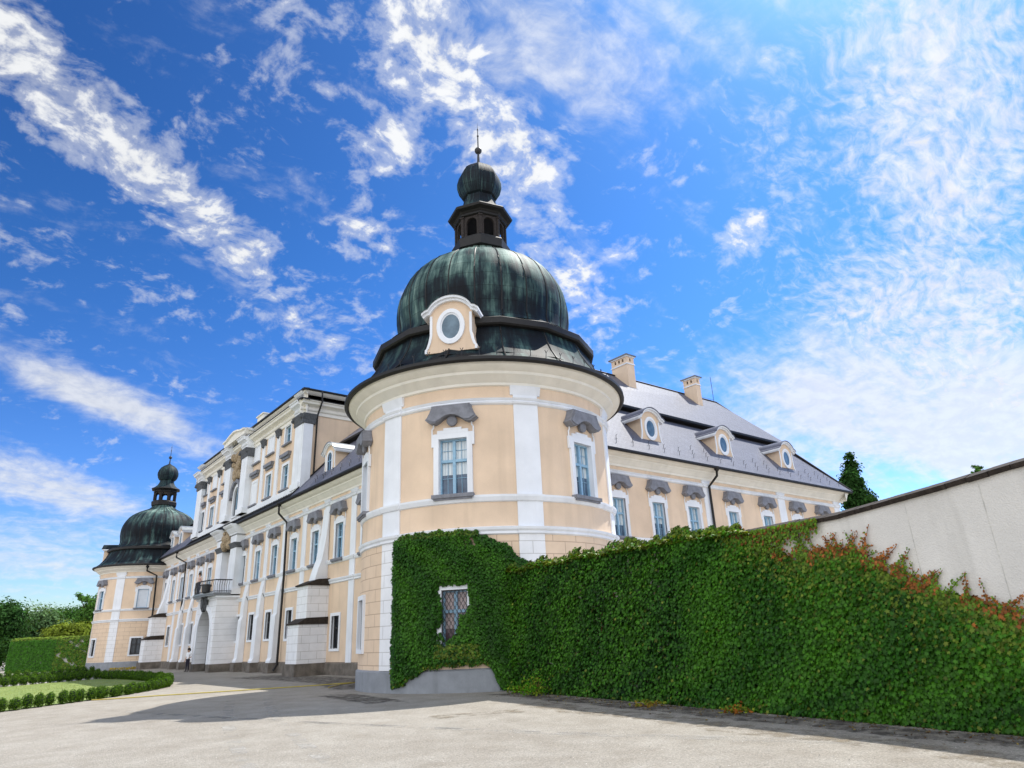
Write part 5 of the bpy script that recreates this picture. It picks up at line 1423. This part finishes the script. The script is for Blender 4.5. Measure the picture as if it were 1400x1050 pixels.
# ------------------------------------------------------------------ people
def person(loc, rotz, label, joints, edges, radii, paint, h_head, face_dir, hair_col, skin_c=(.45, .27, .18)):
    me = bpy.data.meshes.new('person'); me.from_pydata(joints, edges, []); o = bpy.data.objects.new('person_tmp', me); COL.objects.link(o)
    sk = o.modifiers.new('s', 'SKIN'); ss = o.modifiers.new('u', 'SUBSURF'); ss.levels = ss.render_levels = 2
    for i, r in enumerate(radii): me.skin_vertices[0].data[i].radius = (r, r) if not isinstance(r, tuple) else r
    me.skin_vertices[0].data[0].use_root = True
    dg = bpy.context.evaluated_depsgraph_get(); dg.update(); m2 = bpy.data.meshes.new_from_object(o.evaluated_get(dg)); bpy.data.objects.remove(o)
    p = bpy.data.objects.new('person', m2); COL.objects.link(p); m2.name = 'person'
    m2.materials.clear()
    for nm, c in paint['mats']: m2.materials.append(mat('cloth_' + nm, c, .85, .1, 8, .1, 60))
    idx = [paint['fn'](f.center) for f in m2.polygons]; m2.polygons.foreach_set('material_index', idx)
    for f in m2.polygons: f.use_smooth = True
    p.location = loc; p.rotation_euler = (0, 0, rotz); tag(p, label, 'person')
    hr = MB(); hx, hy, hz = h_head
    hr.lathe([(.115, hz - .02), (.118, hz + .05), (.09, hz + .12), (.04, hz + .15), (.003, hz + .155)], (hx, hy + .015), 14)
    hr.box(hx - .09, hx + .09, hy + .04, hy + .12, hz - .1, hz + .03)
    k = hr.build('hair', mat('hair', hair_col, .6, .2, 20, .2, 80), smooth=40); k.parent = p
    fc = MB()
    for s_ in (-1, 1): fc.lathe([(.003, hz - .012), (.014, hz), (.003, hz + .012)], (hx + s_ * .036, hy - .098), 8)
    fc.box(hx - .03, hx + .03, hy - .103, hy - .092, hz - .075, hz - .065)
    k = fc.build('face_features', M_iron); k.parent = p
    fc = MB(); fc.add([(hx, hy - .09, hz - .005), (hx - .016, hy - .095, hz - .045), (hx + .016, hy - .095, hz - .045), (hx, hy - .125, hz - .042)], [[0, 1, 3], [0, 3, 2], [1, 2, 3]]); k = fc.build('nose', mat('skin', skin_c, .6, .05, 9, .05, 60)); k.parent = p
    return p
J = [(0, 0, .93), (0, 0, 1.12), (0, .0, 1.36), (0, -.01, 1.46), (0, -.02, 1.54), (0, -.02, 1.62),            # pelvis..head
     (.10, 0, .88), (.115, -.03, .50), (.12, .02, .09), (.13, -.12, .045), (-.10, 0, .88), (-.13, .0, .50), (-.15, .03, .09), (-.165, -.11, .045),
     (.19, 0, 1.38), (.31, .05, 1.13), (.19, -.10, 1.02), (-.19, 0, 1.38), (-.235, .01, 1.10), (-.24, -.06, .86),
     (.13, -.13, 1.0), (-.24, -.09, .78)]
EDG = [(0, 1), (1, 2), (2, 3), (3, 4), (4, 5), (0, 6), (6, 7), (7, 8), (8, 9), (0, 10), (10, 11), (11, 12), (12, 13), (2, 14), (14, 15), (15, 16), (2, 17), (17, 18), (18, 19), (16, 20), (19, 21)]
for hnd, dx in ((20, -.02), (21, 0)):                         # fingers and thumb
    bx, by, bz = J[hnd]
    for i in range(5):
        off = (i - 1.5) * .018 if i < 4 else -.045
        ln = (.07, .08, .075, .06, .05)[i]
        J.append((bx + dx * 2 + (0 if hnd == 21 else -ln * .5), by + off - (.02 if i == 4 else 0), bz - ln * (1 if hnd == 21 else .6))); EDG.append((hnd, len(J) - 1))
RAD = [(.155, .11), (.14, .10), (.165, .105), .06, .085, .092, .095, .065, .045, .042, .095, .065, .045, .042, .06, .045, .034, .06, .045, .034, .032, .032] + [.009] * 10
def paint_fn(c):
    if c.z < .075: return 2
    if c.z < .96 and abs(c.x) < .22 and not (c.x < -.19 and c.y < .05 and c.z > .74): return 1
    if c.z > 1.44 or (abs(c.x) > .17 and c.z < 1.12): return 3
    return 0
person((15.0, 60.4, 0), radians(-65), 'person in white shirt and dark trousers standing hand on hip before the portal', J, EDG, RAD,
       {'mats': (('shirt', (.75, .76, .78)), ('trousers', (.02, .018, .03)), ('shoes', (.02, .018, .016)), ('skin', (.45, .27, .18))), 'fn': paint_fn}, (0, -.02, 1.63), None, (.03, .02, .014))
person((14.85, 59.2, 5.62), radians(-80), 'person in pale top behind the iron railing of the balcony', J, EDG, RAD,
       {'mats': (('top', (.6, .42, .36)), ('trousers', (.05, .06, .10)), ('shoes', (.02, .018, .016)), ('skin', (.5, .3, .2))), 'fn': paint_fn}, (0, -.02, 1.63), None, (.05, .03, .018))
pb = MB(); pb.lathe([(.22, 5.62), (.30, 5.68), (.34, 6.2), (.37, 6.24), (.33, 6.26), (.02, 6.2)], (14.75, 56.6), 14)
o = pb.build('planter', M_iron, smooth=30); tag(o, 'round dark tub behind the balcony railing', 'planter')

# ------------------------------------------------------------------ sky
def world():
    w = bpy.data.worlds.new('World'); SC.world = w; w.use_nodes = True
    nt = w.node_tree; bg = nt.nodes['Background']; bg.inputs[1].default_value = .15
    L = nt.links.new
    def M(op, a, b=None, c=None, clamp=False):
        n = nd(nt, 'ShaderNodeMath', operation=op); n.use_clamp = clamp
        for i, v in enumerate((a, b, c)):
            if v is None: continue
            if isinstance(v, (int, float)): n.inputs[i].default_value = v
            else: L(v, n.inputs[i])
        return n.outputs[0]
    def V(op, a, b=None, scale=None):
        n = nd(nt, 'ShaderNodeVectorMath', operation=op)
        for i, v in enumerate((a, b)):
            if v is None: continue
            if isinstance(v, (tuple, list)): n.inputs[i].default_value = v
            else: L(v, n.inputs[i])
        if scale is not None:
            if isinstance(scale, (int, float)): n.inputs['Scale'].default_value = scale
            else: L(scale, n.inputs['Scale'])
        return n
    def smooth(v, a, b, lo=0.0, hi=1.0):
        n = nd(nt, 'ShaderNodeMapRange', interpolation_type='SMOOTHSTEP')
        L(v, n.inputs[0]); n.inputs[1].default_value = a; n.inputs[2].default_value = b; n.inputs[3].default_value = lo; n.inputs[4].default_value = hi
        return n.outputs[0]
    def mixc(f, a, b):
        n = nd(nt, 'ShaderNodeMix', data_type='RGBA'); 
        for i, v in ((0, f), (6, a), (7, b)):
            if isinstance(v, (int, float)): n.inputs[i].default_value = v
            elif isinstance(v, tuple): n.inputs[i].default_value = (*v, 1)
            else: L(v, n.inputs[i])
        return n.outputs[2]
    sky = nd(nt, 'ShaderNodeTexSky', sky_type='NISHITA', sun_disc=False)
    sky.sun_elevation = radians(61.5); sky.sun_rotation = radians(85.2); sky.air_density = 1.0; sky.dust_density = .6; sky.ozone_density = 1.5
    tc = nd(nt, 'ShaderNodeTexCoord'); D = tc.outputs['Generated']
    sp = nd(nt, 'ShaderNodeSeparateXYZ'); L(D, sp.inputs[0])
    zc = M('MAXIMUM', sp.outputs['Z'], 0.0)
    # deepen the clear sky the way the polarised photograph shows it
    g = nd(nt, 'ShaderNodeGamma'); g.inputs[1].default_value = SKY_G
    L(V('SCALE', sky.outputs[0], scale=.25).outputs[0], g.inputs[0])
    hor = smooth(sp.outputs['Z'], .02, .55)
    tint = mixc(hor, (.62, .60, .72), (.58, .88, .84))
    deep = V('SCALE', V('MULTIPLY', g.outputs[0], tint).outputs[0], scale=SKY_K).outputs[0]
    # cloud layer coordinates
    inv = M('DIVIDE', 1.0, M('ADD', zc, .35))
    P = V('SCALE', D, scale=inv).outputs[0]
    spp = nd(nt, 'ShaderNodeSeparateXYZ'); L(P, spp.inputs[0])
    cb = nd(nt, 'ShaderNodeCombineXYZ'); L(spp.outputs['X'], cb.inputs[0]); L(spp.outputs['Y'], cb.inputs[1]); cb.inputs[2].default_value = 1.0
    P1 = cb.outputs[0]
    wn = nd(nt, 'ShaderNodeTexNoise'); wn.inputs['Scale'].default_value = 5; wn.inputs['Detail'].default_value = 3; L(P1, wn.inputs['Vector'])
    warp = V('SCALE', V('SUBTRACT', wn.outputs['Color'], (.5, .5, .5)).outputs[0], scale=.10).outputs[0]
    P2 = V('ADD', P1, warp).outputs[0]
    acc = {'c': None, 's': None, 'f': None}
    for t, wt, r1, r2 in BLOBS:
        a = V('DOT_PRODUCT', P1, r1).outputs['Value']; b = V('DOT_PRODUCT', P1, r2).outputs['Value']
        q = M('SQRT', M('ADD', M('MULTIPLY', a, a), M('MULTIPLY', b, b)))
        m = smooth(q, .25, 1.45, wt, 0.0)
        acc[t] = m if acc[t] is None else M('MAXIMUM', acc[t], m)
    def noise(scale, det, rough, vec, dist=0.0):
        n = nd(nt, 'ShaderNodeTexNoise'); n.inputs['Scale'].default_value = scale; n.inputs['Detail'].default_value = det; n.inputs['Roughness'].default_value = rough; n.inputs['Distortion'].default_value = dist
        L(vec, n.inputs['Vector']); return n.outputs['Fac']
    n_c = noise(27, 10, .60, P2); n_b = noise(9, 4, .5, P2)
    mpf = nd(nt, 'ShaderNodeMapping'); mpf.inputs['Rotation'].default_value = (0, 0, radians(-25)); mpf.inputs['Scale'].default_value = (1, 1.7, 1); L(P2, mpf.inputs[0])
    n_f = noise(36, 9, .60, mpf.outputs[0], .3); n_w = noise(4.5, 6, .55, P2, .6)
    # cumulus / altocumulus flecks
    dens = M('ADD', M('ADD', M('MULTIPLY_ADD', n_c, 2.0, -1.0), M('MULTIPLY_ADD', n_b, 1.0, -.5)), M('MULTIPLY', acc['c'], .60))
    cum = smooth(dens, .34, .80, 0, .98)
    cumthin = smooth(dens, .12, .55, 0, .38)
    # general sprinkle elsewhere behind and beside the view
    rest = smooth(M('ADD', n_c, M('MULTIPLY', n_b, .55)), .86, 1.05, 0, .85)
    # streaky veils
    mp = nd(nt, 'ShaderNodeMapping'); mp.inputs['Rotation'].default_value = (0, 0, radians(20)); mp.inputs['Scale'].default_value = (1, 3, 1); L(P2, mp.inputs[0])
    n_s = noise(3.0, 7, .6, mp.outputs[0], .5)
    veil = M('MULTIPLY', smooth(M('ADD', M('ADD', M('MULTIPLY_ADD', n_s, 1.1, -.55), M('MULTIPLY_ADD', n_c, .7, -.35)), M('MULTIPLY', acc['s'], .62)), .05, .72), .82)
    # rippled field toward the sun
    fld = smooth(M('ADD', M('ADD', M('MULTIPLY_ADD', n_f, 1.1, -.55), M('MULTIPLY_ADD', n_w, .55, -.275)), M('MULTIPLY', acc['f'], .62)), .14, .80, 0, .93)
    cov = M('MAXIMUM', M('MAXIMUM', cum, cumthin), M('MAXIMUM', veil, fld))
    cov = M('MAXIMUM', cov, M('MULTIPLY', rest, .0))
    # unseen bright cloud bank behind the camera, added to light the shaded facades
    back = V('DOT_PRODUCT', D, (-.80, -.58, .12)).outputs['Value']
    bk = smooth(M('ADD', back, M('MULTIPLY', M('SUBTRACT', n_w, .5), .5)), .0, .55, 0, .97)
    shade = M('ADD', .93, M('MULTIPLY', smooth(n_c, .38, .66), .10))
    cl = V('SCALE', (CLOUD * .97, CLOUD * .985, CLOUD * 1.0), scale=shade).outputs[0]
    sunlit = smooth(V('DOT_PRODUCT', D, (.474, .04, .88)).outputs['Value'], .3, .95, 1.0, 1.12)
    cl = V('SCALE', cl, scale=sunlit).outputs[0]
    col = mixc(cov, deep, cl)
    col = mixc(bk, col, (BACK_FILL * .95, BACK_FILL * .99, BACK_FILL * 1.05))
    L(col, bg.inputs[0])

BLOBS = [
    ('c', 1.0, [7.594, 3.016, -2.187], [-8.085, 10.351, -8.702]),
    ('c', 1.0, [5.435, 1.183, -1.804], [-7.31, 13.757, -11.666]),
    ('c', 0.9, [13.363, 1.818, -5.209], [-7.883, 16.398, -14.054]),
    ('c', 0.95, [6.173, 1.17, -2.821], [-2.966, 11.56, -5.365]),
    ('c', 0.95, [6.236, 0.888, -3.732], [-3.709, 12.08, -5.478]),
    ('c', 0.8, [13.238, -3.55, -2.165], [3.724, 14.402, -11.29]),
    ('c', 0.55, [10.76, 3.626, -4.38], [-7.94, 16.867, -9.133]),
    ('c', 0.6, [12.754, 0.612, -5.646], [-4.702, 15.128, -10.987]),
    ('c', 0.75, [5.169, 0.236, -4.149], [-4.823, 13.177, -6.325]),
    ('c', 0.55, [4.887, -1.241, -0.849], [0.804, 8.919, -10.143]),
    ('c', 0.85, [2.834, -11.807, 2.947], [17.038, 0.726, -15.487]),
    ('c', 0.5, [10.53, -8.281, -2.739], [9.648, 19.046, -19.265]),
    ('c', 0.4, [11.293, -1.02, -0.632], [1.268, 28.342, -31.998]),
    ('c', 0.5, [21.653, 2.18, -1.78], [-6.898, 29.631, -32.161]),
    ('c', 0.35, [12.509, -13.948, -4.256], [18.641, 29.467, -37.362]),
    ('c', 0.45, [15.867, -11.353, -7.439], [9.741, 27.074, -14.253]),
    ('s', 0.9, [3.546, 0.065, -0.667], [-5.5, 12.326, -17.106]),
    ('s', 0.8, [3.985, -0.124, -0.177], [-2.817, 8.14, -14.299]),
    ('s', 0.55, [3.018, -0.328, 0.245], [-0.442, 4.028, -8.577]),
    ('s', 0.5, [3.033, -3.107, -0.338], [5.446, 6.761, -5.445]),
    ('s', 0.5, [8.79, -0.073, -2.606], [-7.282, 25.948, -25.48]),
    ('s', 0.7, [1.747, -2.192, -0.964], [1.605, 3.041, -5.082]),
    ('s', 1.15, [1.15, -2.132, -0.696], [2.172, 2.49, -4.713]),
    ('s', 0.8, [1.943, -5.157, -1.286], [3.262, 2.379, -6.278]),
    ('f', 0.80, [1.757, 1.819, -1.921], [-2.396, 5.614, 1.199]),
    ('f', 0.86, [1.07, -3.391, -0.125], [2.427, 0.652, -3.503]),
    ('f', 0.9, [1.943, -5.157, -1.286], [3.262, 2.379, -6.278]),
    ('f', 0.35, [3.771, 1.334, -3.672], [-4.658, 13.951, -1.292]),
]
SKY_G, SKY_K, CLOUD, BACK_FILL = 2.2, 1.9, 2.55, 4.9
world()

# ------------------------------------------------------------------ sun and camera
sl = bpy.data.lights.new('sun', 'SUN'); sl.energy = 2.8; sl.angle = radians(.5); sl.color = (1, .95, .87)
so = bpy.data.objects.new('sun', sl); COL.objects.link(so)
so.rotation_euler = Vector((.54, .045, 1)).to_track_quat('Z', 'Y').to_euler()
so.location = (40, 10, 60)

cd = bpy.data.cameras.new('camera'); cam = bpy.data.objects.new('camera', cd); COL.objects.link(cam)
Fv = Vector((0.58868988, 0.72852392, 0.3502815)); Rv = Vector((0.78671446, -0.61594694, -0.04110626)); Uv = Vector((-0.18580792, -0.29977036, 0.93574203))
cam.matrix_world = Matrix(((Rv.x, Uv.x, -Fv.x, 0), (Rv.y, Uv.y, -Fv.y, 0), (Rv.z, Uv.z, -Fv.z, 1.65), (0, 0, 0, 1)))
cd.sensor_width = 36; cd.lens = 23.5963; cd.clip_end = 5000; cd.clip_start = .05
SC.camera = cam
SC.view_settings.view_transform = 'Standard'; SC.view_settings.look = 'None'
SC.view_settings.exposure = 1.2; SC.view_settings.gamma = 1.0
SC.cycles.max_bounces = 6
for o in list(bpy.data.objects):
    if '_used' in o: del o['_used']
